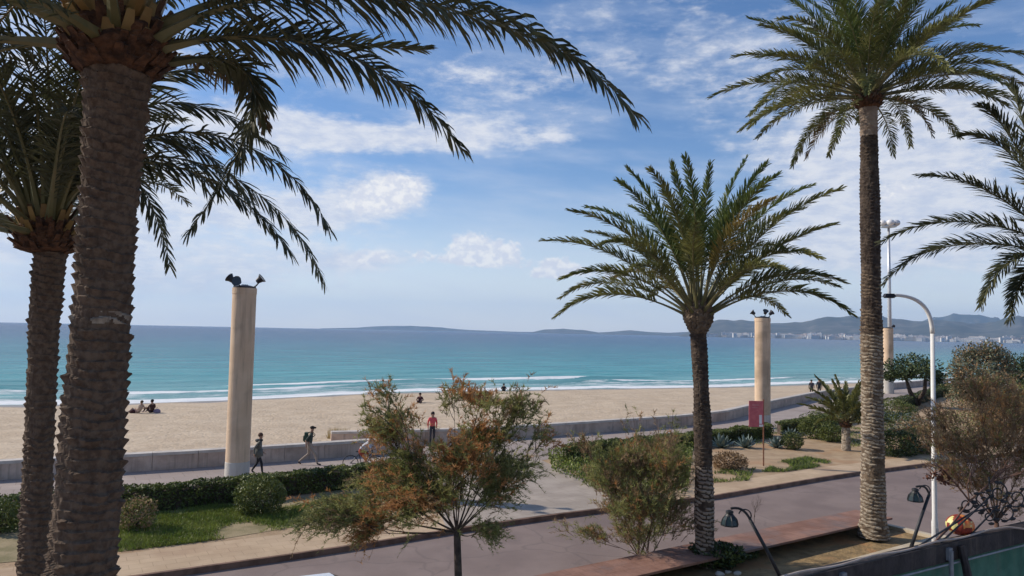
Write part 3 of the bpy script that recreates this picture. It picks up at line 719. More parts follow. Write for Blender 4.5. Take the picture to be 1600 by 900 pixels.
def generic_palm(label, base, topz, r_lo, r_hi, crown_r, crown_h, nf, L, seed, lean=(0, 0), matf=None, mats=('trunk_mid',), e_lo=-10, e_hi=86, droopr=(55, 85),
                 rowh=.11, amp=.03, keep=None, leafs=('leaf',), name='palm_tree', lf=.42, nl=62, cat='palm tree', flare=.0, wl=.03, group='palms along the seafront', vee=.5, hang=.12, yellow=(), bootprof=None, stubs=90, slen=1., bootm=('fibre', 'trunk_mid'), hangers=0, stem=.18):
    base = Vector(base)
    top = Vector((base.x+lean[0], base.y+lean[1], topz))
    root = thing(name, label, cat, base, group)
    H = topz-base.z
    trunk_mesh(lambda t: base.lerp(top, t)+Vector((lean[0], lean[1], 0))*(-.25*sin(pi*t)), lambda t: r_lo+(r_hi-r_lo)*min(1, t*1.15)+flare*max(0, 1-t*H/.9)**2+.012*sin(t*19+seed), rowh, 9, amp, nth=48, dz=rowh/5, matf=matf, seed=seed).build('trunk', list(mats), root)
    boot_mesh((top.x, top.y, top.z-.1), crown_r, crown_h, stubs, seed, stub=.14, prof=bootprof, slen=slen).build('crown_base', list(bootm), root)
    rr = random.Random(seed); ct = top+Vector((0, 0, crown_h*.8))
    k = made = 0
    while made < nf and k < nf*8:
        f = (k % nf)/nf; azf = k*2.39996+seed; e0 = R(e_hi+(e_lo-e_hi)*f**.85); k += 1
        dr = R(rr.uniform(*droopr))*(.55+.6*min(1, f*1.6))
        pts, S = arc_frond(ct+Vector((sin(azf)*crown_r*.4, cos(azf)*crown_r*.4, -crown_h*.45*f)), azf+rr.uniform(-.12, .12), e0, L*rr.uniform(.85, 1.08)*(1 if f > .15 else .9), dr, lean=rr.uniform(-.25, .25))
        if keep and not keep(pts, f, rr): continue
        made += 1
        lm = leafs[0] if (f > .35 or len(leafs) == 1) else leafs[-1]
        if made in yellow: lm = 'leaf_yellow'
        add_frond(root, pts, S, lm, seed=seed*100+k, nl=nl, lf=lf*(1 if f > .1 else .8), wl=wl, vee=vee, hang=hang, r0=.026, sweep=(58, 26), stem=stem,
                  label='yellowing frond' if lm == 'leaf_yellow' else None)
    for i in range(hangers):
        azf = i*2*pi/max(1, hangers)+.9; pts, S = arc_frond(ct+Vector((sin(azf)*crown_r*.7, cos(azf)*crown_r*.7, -crown_h*.6)), azf, R(-8), L*rr.uniform(.42, .55), R(rr.uniform(50, 75)), pw=.9)
        add_frond(root, pts, S, 'leaf_dry' if i % 2 else leafs[0], label='dry drooping frond' if i % 2 else None, seed=seed*500+i, nl=60, lf=lf*.85, wl=wl, vee=vee, hang=hang, r0=.024, stem=.12)
    return root

# ---- middle palm, compact crown
bC = G(1101, 884, .05); tC = P(1091, 524, bC.y)
generic_palm('medium palm with compact full crown between the two tamarisks and the tall palm', bC, tC.z+.1, .27, .21, .44, 1.0, 42, 4.45, 3, lean=(tC.x-bC.x, 0),
             matf=lambda t, pl: 1 if (pl and t < .42) else 0, mats=('trunk_black', 'trunk_smooth'), e_lo=24, e_hi=88, droopr=(34, 66), stem=.26, bootm=('trunk_mid', 'trunk_mid'), leafs=('leaf', 'leaf_young'), bootprof=[(.45, 0), (.75, .2), (1., .45), (.98, .7), (.6, 1.)], stubs=80, slen=.6, yellow=(22, 31), nl=150, lf=.50, wl=.029)
# ---- tall palm on the right
bD = G(1365, 838, .1); tD = P(1357, 165, bD.y)
def keepD(pts, f, rr): return True
generic_palm('tallest palm, pale knobbly lower trunk and peeled band under its crown', bD, tD.z, .36, .27, .46, .7, 58, 4.6, 6, lean=(tD.x-bD.x, 0),
             matf=lambda t, pl: 2 if t > .925 else ((1 if pl else 3) if t < .46 else (0 if (t > .62 or not pl) else 3)), mats=('trunk_black', 'trunk_pale', 'trunk_smooth', 'trunk_mid'), e_lo=0, e_hi=86, droopr=(40, 60), hangers=4, leafs=('leaf', 'leaf_young'),
             amp=.034, flare=.12, yellow=(17, 22, 30, 35, 41), nl=150, lf=.54, wl=.029, bootprof=[(.6, 0), (.95, .15), (1.05, .4), (.85, .7), (.5, 1.)])
# ---- palm standing beyond the right edge of the view
cE = P(1672, 415, 17.5)
pe = thing('palm_tree', 'palm at the right edge, only its long drooping fronds in view', 'palm tree', (cE.x, cE.y, -.15), 'palms along the seafront')
trunk_mesh(lambda t: (cE.x, cE.y, -.15+(cE.z-.2+.15)*t), lambda t: .27-.04*t, .11, 9, .03, nth=48, seed=9).build('trunk', ['trunk_mid'], pe)
boot_mesh((cE.x, cE.y, cE.z-.4), .42, .75, 90, 9).build('crown_base', ['fibre', 'trunk_mid'], pe)
ekw = dict(nl=170, lf=.58, wl=.029, r0=.026, hang=.10, vee=.35, sweep=(52, 26), stem=.12)
for cps, sd in (([(1610, 260, 17.), (1560, 170, 16.8), (1530, 165, 16.5)], 1), ([(1600, 330, 17.3), (1530, 270, 17.), (1438, 275, 16.8)], 2), ([(1600, 350, 17.5), (1470, 320, 17.6), (1378, 378, 17.8)], 3),
                ([(1610, 385, 17.8), (1450, 350, 18.), (1383, 442, 18.2)], 4), ([(1620, 390, 17.2), (1560, 390, 17.), (1533, 478, 16.8)], 5), ([(1610, 250, 18.), (1560, 205, 18.2), (1496, 212, 18.4)], 6),
                ([(1640, 330, 17.), (1600, 200, 16.8), (1580, 130, 16.6)], 7), ([(1620, 420, 17.3), (1590, 420, 17.2), (1578, 500, 17.)], 8)):
    pts = bez([cE+Vector((0, 0, .2))]+[P(*c) for c in cps]); 
    add_frond(pe, pts, Vector((0, 1, .2)), 'leaf_near', seed=sd+40, **ekw)
rnd = random.Random(8); k = made = 0
while made < 30 and k < 200:
    azf = k*2.39996; e0 = R(84-95*((k % 34)/34.)); k += 1
    pts, S = arc_frond(cE+Vector((0, 0, .2)), azf, e0, rnd.uniform(3.8, 4.5), R(rnd.uniform(60, 95)))
    if any((lambda q: q and q[0] < 1606 and q[1] > -20)(proj(p)) for p in pts[2:]): continue
    made += 1; add_frond(pe, pts, S, 'leaf', seed=300+k, nl=80, lf=.5, wl=.045, hang=.12, vee=.4)
# ---- young palm in the right garden
bF = G(1322, 704)
generic_palm('small young palm with stiff upright fronds in the right garden', bF, 1.35, .24, .22, .32, .5, 26, 2.7, 12, e_lo=8, e_hi=84, droopr=(18, 40), mats=('trunk_pale',), leafs=('leaf',), lf=.42, nl=60, wl=.06, stubs=50)

# ------------------------------------------------------------------ sea walls, columns
def wall_thing(label, x0, x1, fn, h=.75, th=.42):
    xs = frange(x0, x1, 1.6); root = thing('sea_wall', label, 'wall', ((x0+x1)/2, fn((x0+x1)/2), 0), 'low walls between promenade and beach')
    body = MB(); cop = MB()
    for i in range(len(xs)-1):
        p = Vector((xs[i], fn(xs[i]), 0)); q = Vector((xs[i+1], fn(xs[i+1]), 0)); d = (q-p).normalized(); nn = Vector((-d.y, d.x, 0))
        g = d*.008
        for mbx, z0, z1, o0, o1 in ((body, -.5, h-.12, 0, th), (cop, h-.12, h, -.04, th+.04)):
            a = [p+g+nn*o0, q-g+nn*o0, q-g+nn*o1, p+g+nn*o1]
            mbx.slab([(v.x, v.y) for v in a], z0, z1)
    body.build('wall_body', 'wall', root); cop.build('coping', 'coping', root)
    return root
WA = line([(-60, 8.), (-20.2, 29.3), (-12.9, 33.2), (-8.1, 36.2), (-5.4, 37.9)])
WB = line([(-9.4, 39.5), (-3.6, 41.4), (2, 44.5), (12, 51.2), (16, 55), (20.9, 62), (31, 75.5), (46, 92), (90, 132)])
wall_thing('low concrete beach wall running left behind the tall column', -60, -5.4, WA)
wall_thing('low concrete beach wall curving away to the right past the red sign', -9.4, 90, WB)

def floodlight(root, c, az_, tilt, sc_=1.):
    """bracketed lamp head, parented with its own pieces"""
    d = Vector((sin(az_)*cos(tilt), cos(az_)*cos(tilt), sin(tilt))); s = Vector((cos(az_), -sin(az_), 0)); u = s.cross(d)
    mb = MB(); c = Vector(c); hc = c+d*.33*sc_+Vector((0, 0, .16*sc_))
    def rg(off, r_): return [hc+d*off+(s*cos(j*pi/5)+u*sin(j*pi/5))*r_ for j in range(10)]
    rs = [rg(-.20*sc_, .05*sc_), rg(-.17*sc_, .11*sc_), rg(.02*sc_, .16*sc_), rg(.14*sc_, .24*sc_), rg(.12*sc_, .22*sc_)]
    kk = len(mb.v); mb.v += [tuple(v) for r_ in rs for v in r_]
    for b in range(4):
        for j in range(10): mb.f.append((kk+b*10+j, kk+b*10+(j+1) % 10, kk+b*10+10+(j+1) % 10, kk+b*10+10+j)); mb.m.append(0)
    mb.f.append(tuple(kk+9-j for j in range(10))); mb.m.append(0); mb.f.append(tuple(kk+40+j for j in range(10))); mb.m.append(1)
    h = mb.build('floodlight', ['lampmetal', 'glass'], root)
    br = MB(); br.tube([c, c+d*.12*sc_, hc-u*.05*sc_], .035*sc_, 6)
    b = br.build('bracket', 'lampmetal', h, loc=(0, 0, 0)); return h

def column(label, u, v, dist, topv, r, lamps, foot=.9):
    c = P(u, v, dist); zt = P(u, topv, dist).z
    root = thing('column', label, 'column', (c.x, c.y, 0), 'rendered columns along the promenade')
    mb = MB(); mb.lathe((c.x, c.y, 0), [(r*1.03, 0), (r*1.02, foot), (r, foot+.02)]+[q for z_ in frange(foot+1.3, zt-.6, 1.3)[:-1] for q in ((r, z_), (r*.985, z_+.012), (r, z_+.024))]+[(r, zt-.25), (r*1.03, zt-.24), (r*1.03, zt)], 96, 0, mis=[1, 1]+[0]*60)
    mb.build('shaft', ['column', 'column_pale'], root, smooth=False)
    for pl in root.children[0].data.polygons: pl.use_smooth = False
    cp = MB(); cp.lathe((c.x, c.y, zt), [(r*.95, 0), (r*.95, .06), (r*.3, .12), (.12, .14)], 32); cp.build('cap', 'lampmetal', root)
    for azd, ti in lamps:
        a = R(azd); floodlight(root, (c.x+sin(a)*r*.8, c.y+cos(a)*r*.8, zt+.05), a, R(ti), .84)
    return root, c, zt
column('tallest-looking rendered column beside the walker in the grey coat, floodlights on top', 372, 700, 29.5, 450, .455, [(-85, 38), (85, 38), (185, 8)])
column('rendered column with floodlights standing behind the red sign', 1191.5, 640, 51, 497, .52, [(-80, 38), (80, 38), (180, 50)])
r3, c3_, z3 = column('farthest rendered column, below the tall mast', 1388.5, 600, 86, 513, .54, [(-75, 15), (75, 15)], foot=3.2)

# tall mast beyond the third column
mc = P(1391, 600, 88); mt_ = P(1390, 350, 88).z
mr = thing('light_mast', 'tall thin mast with round floodlight cluster behind the farthest column', 'light mast', (mc.x, mc.y, 0))
mb = MB(); mb.tube([(mc.x, mc.y, 0), (mc.x, mc.y, mt_-7), (mc.x, mc.y, mt_-.3)], [.26, .2, .13], 12); mb.build('pole', 'galv', mr, smooth=True)
mb = MB(); mb.lathe((mc.x, mc.y, mt_-.5), [(.2, 0), (.9, .12), (.9, .22), (.25, .3)], 20); mb.build('lamp_ring', 'galv', mr)
for i in range(6):
    a = i*pi/3+.3; q = MB(); q.ball((mc.x+.85*cos(a), mc.y+.85*sin(a), mt_+.05), .45, 0, 12, 8, (1, 1, .85)); q.build('lamp_globe', 'whitepaint' if cos(a) < .2 else 'galv', mr, smooth=True)

# curved street lamp
lb = P(1459, 700, 22.); 
lt = P(1457, 520, 22.)
lroot = thing('street_lamp', 'white street lamp with curved arm, standing on the near kerb', 'street lamp', (lb.x, lb.y, -.15))
mb = MB(); mb.tube([(lb.x, lb.y, -.15), (lb.x, lb.y, .9), (lb.x, lb.y, 1.0), (lt.x, lb.y, lt.z)], [.09, .09, .072, .06], 14)
mb.build('pole', 'whitepaint', lroot, smooth=True)
mb = MB(); e = P(1392, 461, 22.); pts = bez([Vector((lt.x, lb.y, lt.z-.02)), Vector((lt.x-.02, lb.y, lt.z+.85)), Vector((e.x+.75, e.y, e.z+.02)), e], 14)
mb.tube(pts, [.065-.02*i/14 for i in range(15)], 12); mb.build('arm', 'whitepaint', lroot, smooth=True)
mb = MB(); mb.box((e.x-.05, e.y, e.z-.01), (.34, .2, .1), 0, 0, 0, .7); mb.box((e.x-.05, e.y, e.z-.075), (.26, .15, .03)); mb.build('lamp_head', 'lampmetal', lroot)
mb = MB(); mb.box((lb.x, lb.y-.095, .55), (.1, .03, .4)); mb.build('hatch', 'galv', lroot)

# red sign
sb = G(1193, 728)
sr = thing('sign', 'pinkish-red square sign board on rusty post in front of the middle column', 'sign', sb)
mb = MB(); mb.tube([sb, (sb.x, sb.y, 3.2)], .035, 8); mb.build('post', 'rust', sr)
p0, p1 = P(1170, 626, sb.y), P(1192, 667, sb.y)
mb = MB(); mb.box(((p0.x+sb.x)/2-.02, sb.y-.055, (p0.z+p1.z)/2), (sb.x-p0.x-.02, .035, p0.z-p1.z), 0, 0, 0); mb.build('board', 'sign_red', sr)
mb = MB(); q = P(1188.5, 655, sb.y); 
mb.box((q.x-.03, sb.y-.0755, q.z), (.13, .006, .42)); mb.box((q.x+.0, sb.y-.0755, q.z-.3), (.2, .006, .1)); mb.build('white_sticker', 'whitepaint', sr)
mb = MB(); mb.box((p0.x+.3, sb.y-.0755, p0.z-.2), (.34, .004, .05)); mb.box((p0.x+.27, sb.y-.0755, p0.z-.32), (.28, .004, .035)); mb.build('faint_print', plainM('faint_pink', (.62, .26, .26)), sr)

# ------------------------------------------------------------------ foliage
def leafcloud(mb, c, rad, nlv, size, rnd, nm=1, shell=.45, lump=.18, seed=0, flat=.0, zmin=None, mi=None, asp=.55):
    c = Vector(c)
    for _ in range(nlv):
        d = Vector((rnd.gauss(0, 1), rnd.gauss(0, 1), rnd.gauss(0, 1))).normalized()
        k = 1-shell*rnd.random()**1.5
        lm = 1+lump*noise.noise(d*2.2+Vector((seed, 0, 0)))*2+lump*.8*noise.noise(d*5+Vector((0, seed, 0)))
        p = c+Vector((d.x*rad[0], d.y*rad[1], d.z*rad[2]))*k*lm
        if zmin is not None and p.z < zmin: p.z = zmin+rnd.random()*.1
        a = (d*.6+Vector((rnd.uniform(-1, 1), rnd.uniform(-1, 1), rnd.uniform(-.6, 1)))).normalized()
        b = a.cross(Vector((rnd.uniform(-1, 1), rnd.uniform(-1, 1), rnd.uniform(-1, 1)))).normalized()
        s_ = size*rnd.uniform(.6, 1.3)
        m_ = mi if mi is not None else (int(rnd.random()*nm) if nm > 1 else 0)
        kk = len(mb.v); w_ = b*s_*asp*.5
        mb.v += [tuple(p-a*s_*.5), tuple(p+w_), tuple(p+a*s_*.5), tuple(p-w_)]
        mb.f.append((kk, kk+1, kk+2, kk+3)); mb.m.append(m_)
def shrub(label, c, rad, nlv, size, mats, seed, name='shrub', cat='shrub', group=None, lump=.14, shell=.4):
    rnd = random.Random(seed); root = thing(name, label, cat, c, group)
    mb = MB(); leafcloud(mb, (c[0], c[1], c[2]+rad[2]*.9), rad, nlv, size, rnd, len(mats), lump=lump, seed=seed, zmin=c[2]+.02, shell=shell)
    mb.build('foliage', list(mats), root)
    st = MB()
    for i in range(7):
        a = i*.9+seed; st.tube([c, (c[0]+cos(a)*rad[0]*.3, c[1]+sin(a)*rad[1]*.3, c[2]+rad[2]*.7), (c[0]+cos(a)*rad[0]*.7, c[1]+sin(a)*rad[1]*.7, c[2]+rad[2]*1.2)], [.03, .02, .008], 5)
    st.build('stems', 'bark', root); return root
def hedge(label, fn, x0, x1, off, wd, h, dens, seed, mats=('hedge', 'hedge', 'shrub')):
    rnd = random.Random(seed); xm = (x0+x1)/2
    root = thing('hedge', label, 'hedge', (xm, fn(xm)+off, 0), 'clipped hedges beside the promenade')
    mb = MB(); core = MB(); n_ = int(dens*(x1-x0))
    for _ in range(n_):
        x = rnd.uniform(x0, x1); face = rnd.random()
        hh = h*(1+.16*noise.noise(Vector((x*.9, seed, 0)))+.10*noise.noise(Vector((x*3.1, seed, 2)))); ww = wd*(1+.2*noise.noise(Vector((x*.8, seed, 5))))
        if face < .40: y = -ww/2+abs(rnd.gauss(0, .06)); z = rnd.uniform(.02, hh)
        elif face < .85: y = rnd.uniform(-ww/2, ww/2); z = hh-abs(rnd.gauss(0, .06))+.05*noise.noise(Vector((x*5, y*5, 1)))
        else: y = ww/2-abs(rnd.gauss(0, .06)); z = rnd.uniform(.02, hh)
        p = Vector((x, fn(x)+off+y, z))
        a = Vector((rnd.uniform(-1, 1), rnd.uniform(-1, 1), rnd.uniform(-.4, 1))).normalized(); b = a.cross(Vector((rnd.uniform(-1, 1), rnd.uniform(-1, 1), rnd.uniform(-1, 1)))).normalized()
        s_ = rnd.uniform(.05, .11); kk = len(mb.v)
        mb.v += [tuple(p-a*s_*.6), tuple(p+b*s_*.35), tuple(p+a*s_*.6), tuple(p-b*s_*.35)]; mb.f.append((kk, kk+1, kk+2, kk+3)); mb.m.append(int(rnd.random()*len(mats)))
    xs = frange(x0+.15, x1-.15, .7)
    for i in range(len(xs)-1):
        p, q = xs[i], xs[i+1]
        core.slab([(p, fn(p)+off-wd*.36), (q, fn(q)+off-wd*.36), (q, fn(q)+off+wd*.36), (p, fn(p)+off+wd*.36)], 0, h*.8)
    mb.build('foliage', list(mats), root); core.build('inner_twigs', 'bark', root)
    return root
hedge('long clipped hedge at the foot of the tallest-looking column', PROM, -40, -4.2, -.55, .95, .82, 1500, 1)
# block of dense low shrubs right of the cross path
def HB(x): return PROM(x)
hedge('clipped hedge along the promenade left of the red sign', PROM, 2.6, 16.5, -.8, 1.2, .75, 1500, 2)
hedge('clipped hedge along the promenade right of the red sign', PROM, 17.2, 31, -.7, 1.1, .8, 1100, 3)
hedge('dark clipped hedge in front of the umbrella-crowned tree', PROM, 34, 66, -1., 1.5, 1.0, 700, 4, ('hedge', 'shrub_dark'))
# low green ground-cover wedge beside the path
rnd = random.Random(77); mb = MB()
wedge = [G(856, 712), G(862, 738), G(985, 790), G(1075, 770), G(1085, 690)]
def inpoly(x, y, poly):
    c = False; j = len(poly)-1
    for i in range(len(poly)):
        if (poly[i].y > y) != (poly[j].y > y) and x < (poly[j].x-poly[i].x)*(y-poly[i].y)/(poly[j].y-poly[i].y)+poly[i].x: c = not c
        j = i
    return c
def scatter(poly, n_, hgt, size, seed, nm, upright=.5, thr=-2., fq=.5, blade=False):
    rnd = random.Random(seed); mb = MB()
    xs = [p.x for p in poly]; ys = [p.y for p in poly]; made = 0; tries = 0
    while made < n_ and tries < n_*12:
        tries += 1
        x = rnd.uniform(min(xs), max(xs)); y = rnd.uniform(min(ys), max(ys))
        if not inpoly(x, y, poly): continue
        nz = noise.noise(Vector((x*fq, y*fq, seed)))
        if nz < thr+rnd.uniform(-.12, .12): continue
        made += 1; hh = hgt*(.7+.5*noise.noise(Vector((x*1.3, y*1.3, 1))))
        z = rnd.random()**.7*hh if not blade else .0
        a = Vector((rnd.uniform(-1, 1), rnd.uniform(-1, 1), rnd.uniform(upright, upright+1))).normalized(); b = a.cross(Vector((rnd.uniform(-1, 1), rnd.uniform(-1, 1), .1))).normalized()
        s_ = size*rnd.uniform(.6, 1.3); p = Vector((x, y, z+.012)); kk = len(mb.v)
        if blade: mb.v += [tuple(p-b*s_*.12), tuple(p+b*s_*.12), tuple(p+a*s_)]; mb.f.append((kk, kk+1, kk+2))
        else: mb.v += [tuple(p-a*s_*.5), tuple(p+b*s_*.3), tuple(p+a*s_*.5), tuple(p-b*s_*.3)]; mb.f.append((kk, kk+1, kk+2, kk+3))
        mb.m.append(int(rnd.random()*nm))
    return mb
o = scatter(wedge, 16000, .55, .11, 3, 3).build('ground_cover', ['grass', 'hedge', 'shrub']); tag(o, 'dense green ground cover beside the pale cross path', 'ground cover', kind='stuff')
# lawn on the left
lawn = [G(-260, 905), G(0, 880), G(190, 862), G(350, 842), G(505, 816), G(600, 795), G(610, 762), G(560, 760), G(430, 785), G(300, 788), G(180, 800), G(-200, 815)]
mb = MB(); mb.face([(p.x, p.y, .010) for p in lawn]); struct('lawn_ground', mb, 'lawn')
lawnb = [G(180, 864), G(350, 843), G(505, 817), G(560, 806), G(545, 775), G(450, 795), G(330, 790), G(180, 812)]
o = scatter(lawnb, 26000, .1, .12, 4, 2, .6, -.12, .45, True).build('grass', ['grass', 'shrub']); tag(o, 'short green lawn between hedge and sidewalk on the left', 'grass', kind='stuff')
lawnc = [G(1190, 738), G(1215, 722), G(1260, 715), G(1300, 722), G(1270, 732), G(1225, 738)]
scrub = [lawnc, [G(1110, 755), G(1120, 735), G(1180, 733), G(1170, 752)], [G(1260, 668), G(1330, 665), G(1400, 690), G(1330, 700)], [G(1120, 672), G(1200, 668), G(1240, 690), G(1130, 700)]]
mbs = MB()
for i, pl in enumerate(scrub):
    q = scatter(pl, (3500, 900, 2500, 1500)[i], .12, .14, 6+i, 2, .5, -.1, .8, True); off = len(mbs.v); mbs.v += q.v; mbs.f += [tuple(a+off for a in f) for f in q.f]; mbs.m += q.m
o = mbs.build('weeds', ['grass', 'shrub_dark']); tag(o, 'patchy weeds and grass on the orange soil of the right garden', 'weeds', kind='stuff')

gb = 'rounded shrubs in the gardens'
shrub('large round clipped bush on the lawn below the tallest-looking column', G(405, 803), (.86, .8, .66), 5200, .085, ('shrub', 'hedge'), 1, group=gb, lump=.05)
shrub('brownish loose bush touching the nearest palm trunk', G(212, 828), (.58, .55, .52), 2200, .08, ('shrub', 'tam_brown'), 2, group=gb)
shrub('green bush at the far left edge behind the slim palm', G(2, 832), (.55, .5, .5), 2200, .08, ('shrub', 'hedge'), 3, group=gb)
shrub('rust brown low bush on the soil left of the red sign post', G(1140, 733), (.85, .7, .42), 2600, .09, ('shrub_rust', 'tam_brown'), 4, group=gb)
shrub('small compact dark bush with long shadow right of the red sign post', G(1238, 702), (.62, .6, .5), 2600, .085, ('shrub', 'shrub_dark'), 5, group=gb, lump=.05)
shrub('tall bright green bush behind the compact dark bush', G(1278, 685), (1.25, 1.0, .85), 4200, .11, ('shrub', 'hedge'), 6, group=gb)
shrub('low green bush at the foot of the young palm', G(1300, 690), (.9, .8, .55), 2600, .1, ('hedge', 'shrub'), 7, group=gb)
for i, (u, v, rx, rz, mt, lb_) in enumerate([(1400, 712, 1.2, .75, ('hedge', 'shrub_dark'), 'dark green bush just right of the tallest trunk'),
                                         (1405, 680, 1.6, .8, ('shrub_blue', 'shrub', 'hedge'), 'grey-green mounded bush behind the dark green one'), (1440, 708, 1.3, .8, ('shrub', 'tam_brown'), 'olive brown bush behind the curved street lamp'),
                                         (1398, 655, 1.7, .8, ('hedge', 'shrub'), 'green mounded bush below the umbrella-crowned tree'), (1500, 690, 2.0, 1.0, ('tam_brown', 'shrub'), 'wide olive bush behind the bare tamarisk'),
                                         (1570, 668, 2.4, 1.2, ('shrub_dark', 'tam_brown'), 'wide dark bush at the right edge beside the far kerb')]):
    shrub(lb_, G(u, v), (rx, rx*.85, rz), 3800, .12, mt, 20+i, group=gb)

def agave(label, c, r, seed):
    rnd = random.Random(seed); mb = MB(); c = Vector(c)
    for i in range(26):
        a = i*2.39996; e = R(82-62*(i/26)); L = r*rnd.uniform(.85, 1.1)
        d = Vector((cos(a)*cos(e), sin(a)*cos(e), sin(e))); s_ = Vector((-sin(a), cos(a), 0)); u_ = s_.cross(d)
        q = [c+d*L*t+Vector((0, 0, -.12*L*t*t)) for t in (.03, .35, .7, 1)]; ws = (.05, .085, .06, .003)
        kk = len(mb.v)
        for p, w_ in zip(q, ws): mb.v += [tuple(p-s_*w_*r*1.4+u_*w_*.5), tuple(p-u_*w_*.2), tuple(p+s_*w_*r*1.4+u_*w_*.5)]
        for j in range(3):
            for m_ in range(2): b = kk+j*3+m_; mb.f.append((b, b+1, b+4, b+3)); mb.m.append(0)
    o = mb.build('agave', 'shrub_blue'); return tag(o, label, 'agave', 'agaves beside the red sign')
agave('blue-grey agave nearest the middle palm trunk', G(1128, 700), .95, 1)
agave('blue-grey agave just left of the red sign post', G(1166, 700), .85, 2)
agave('blue-grey agave just right of the red sign post', G(1214, 700), .8, 3)
agave('blue-grey agave beside the compact dark bush', G(1236, 684), .75, 4)
# dry tuft on the sand
rnd = random.Random(4); mb = MB(); c = G(520, 690, -.15)
for i in range(260):
    a = rnd.uniform(0, 6.28); r_ = rnd.random()**.6*.6; p = Vector((c.x+cos(a)*r_, c.y+1.3+sin(a)*r_*.6, -.2)); q = p+Vector((cos(a)*.25*rnd.random(), sin(a)*.2, rnd.uniform(.35, .75))); s_ = Vector((.02, .01, 0))
    mb.face([p-s_, p+s_, q])
tag(mb.build('dry_tuft', 'drygrass'), 'dry straw-coloured tuft on the sand beside the end of the second wall', 'grass tuft')

# branching trees with feathery sprays
def feather_tree(label, base, stems, spray_n, region, cat='tamarisk', name='tamarisk_tree', barkm='bark', mats=('tam_green', 'tam_dark', 'tam_orange', 'tam_brown'),
                 seed=0, spl=.34, bl=.055, blades=15, trunk=None, colfn=None, twig=.004, rise=.15, bw=.30, group='tamarisks along the road', lead=.35):
    """stems: primary limbs from the trunk top; region: list of foliage clumps (centre, radii, weight)"""
    rnd = random.Random(seed); base = Vector(base); root = thing(name, label, cat, base, group)
    wood = MB(); fo = MB()
    tt = base
    if trunk: 
        wood.tube(trunk[0], trunk[1], 9); tt = Vector(trunk[0][-1])
    tips = []
    tot = sum(r[2] for r in region)
    for (c, rad, wt) in region:
        c = Vector(c); st = tt if trunk else base+Vector((rnd.uniform(-.25, .25), rnd.uniform(-.2, .2), 0))
        mid = st.lerp(c, .5)+Vector((rnd.uniform(-.15, .15), rnd.uniform(-.15, .15), rnd.uniform(-.25, .05)))
        k_ = stems*(.6+.4*wt/tot*len(region)); wood.tube(bez([st, st.lerp(mid, .6)+Vector((0, 0, .05)), mid, c], 7), [k_*(1-.8*i/7) for i in range(8)], 6, cap=False)
        nb = max(3, int(7*wt)); ns = int(spray_n*wt/tot/nb)
        for b in range(nb):
            e = c+Vector((rnd.gauss(0, .55)*rad[0], rnd.gauss(0, .55)*rad[1], rnd.gauss(0, .5)*rad[2]))
            s0 = mid.lerp(c, rnd.uniform(.2, 1.)); m2 = s0.lerp(e, .5)+Vector((rnd.uniform(-.1, .1), rnd.uniform(-.1, .1), rnd.uniform(-.05, .12)))
            lim = bez([s0, m2, m2, e], 5); wood.tube(lim, [k_*.4*(1-.8*i/5)+.003 for i in range(6)], 4, cap=False)
            for s_ in range(ns):
                p = lim[int(rnd.uniform(1, 5.99))]+Vector((rnd.gauss(0, .25)*rad[0], rnd.gauss(0, .25)*rad[1], rnd.gauss(0, .22)*rad[2]))
                o_ = (p-tt).normalized()
                d = (o_*1.0+Vector((rnd.gauss(0, .55), rnd.gauss(0, .55), rnd.gauss(rise, .45)))).normalized(); L = spl*rnd.uniform(.5, 1.3)
                sag = Vector((0, 0, -.35*L)); pts = [p, p+d*L*.5, p+d*L+sag]
                if twig and rnd.random() < .4: wood.tube(pts, [twig, twig*.7, twig*.3], 3, cap=False)
                mi = colfn(p, rnd) if colfn else int(rnd.random()*len(mats))
                for q in range(blades):
                    t = rnd.random(); b0 = pts[0].lerp(pts[1], t*2) if t < .5 else pts[1].lerp(pts[2], t*2-1)
                    dd = (d*.8+Vector((rnd.gauss(0, .6), rnd.gauss(0, .6), rnd.gauss(0, .5)))).normalized(); l_ = bl*rnd.uniform(.6, 1.5)
                    w_ = dd.cross(Vector((rnd.uniform(-1, 1), rnd.uniform(-1, 1), rnd.uniform(-1, 1)))).normalized()*l_*bw*.5
                    kk = len(fo.v); fo.v += [tuple(b0-w_), tuple(b0+w_), tuple(b0+dd*l_)]; fo.f.append((kk, kk+1, kk+2)); fo.m.append(mi)
    if trunk is None or True: wood.build('trunk' if trunk else 'stems', barkm, root, smooth=True)
    fo.build('crown', list(mats), root)
    return root
# first tamarisk: 14 m away, forked, green and rust
dT = 14.
tb = P(716, 900, dT); tf = P(714, 832, dT)
def R3(u, v, dd, ru, rv, rd=None, w_=1.):
    p = P(u, v, dT+dd); k = (dT+dd)/F
    return (p, (ru*k, (rd or ru)*k, rv*k), w_)
reg = [R3(560, 790, .2, 60, 30, w_=1.3), R3(520, 800, -.3, 40, 25, w_=.8), R3(620, 770, -.2, 60, 40, w_=1.6), R3(640, 720, .4, 50, 50, w_=1.6), R3(608, 665, .5, 34, 42, w_=1.), R3(712, 715, -.3, 42, 45, w_=1.5),
       R3(690, 770, .5, 60, 40, w_=1.5), R3(760, 760, 0, 55, 35, w_=1.3), R3(745, 690, .3, 45, 50, w_=1.2), R3(800, 640, 0, 45, 30, w_=.75), R3(750, 630, -.4, 40, 25, w_=.55), R3(815, 730, .2, 45, 35, w_=.7),
       R3(760, 825, -.2, 22, 22, w_=.35), R3(600, 625, .0, 35, 20, w_=.35), R3(710, 625, .3, 30, 18, w_=.2), R3(560, 830, 0, 35, 18, w_=.5), R3(850, 690, 0, 25, 25, w_=.2)]
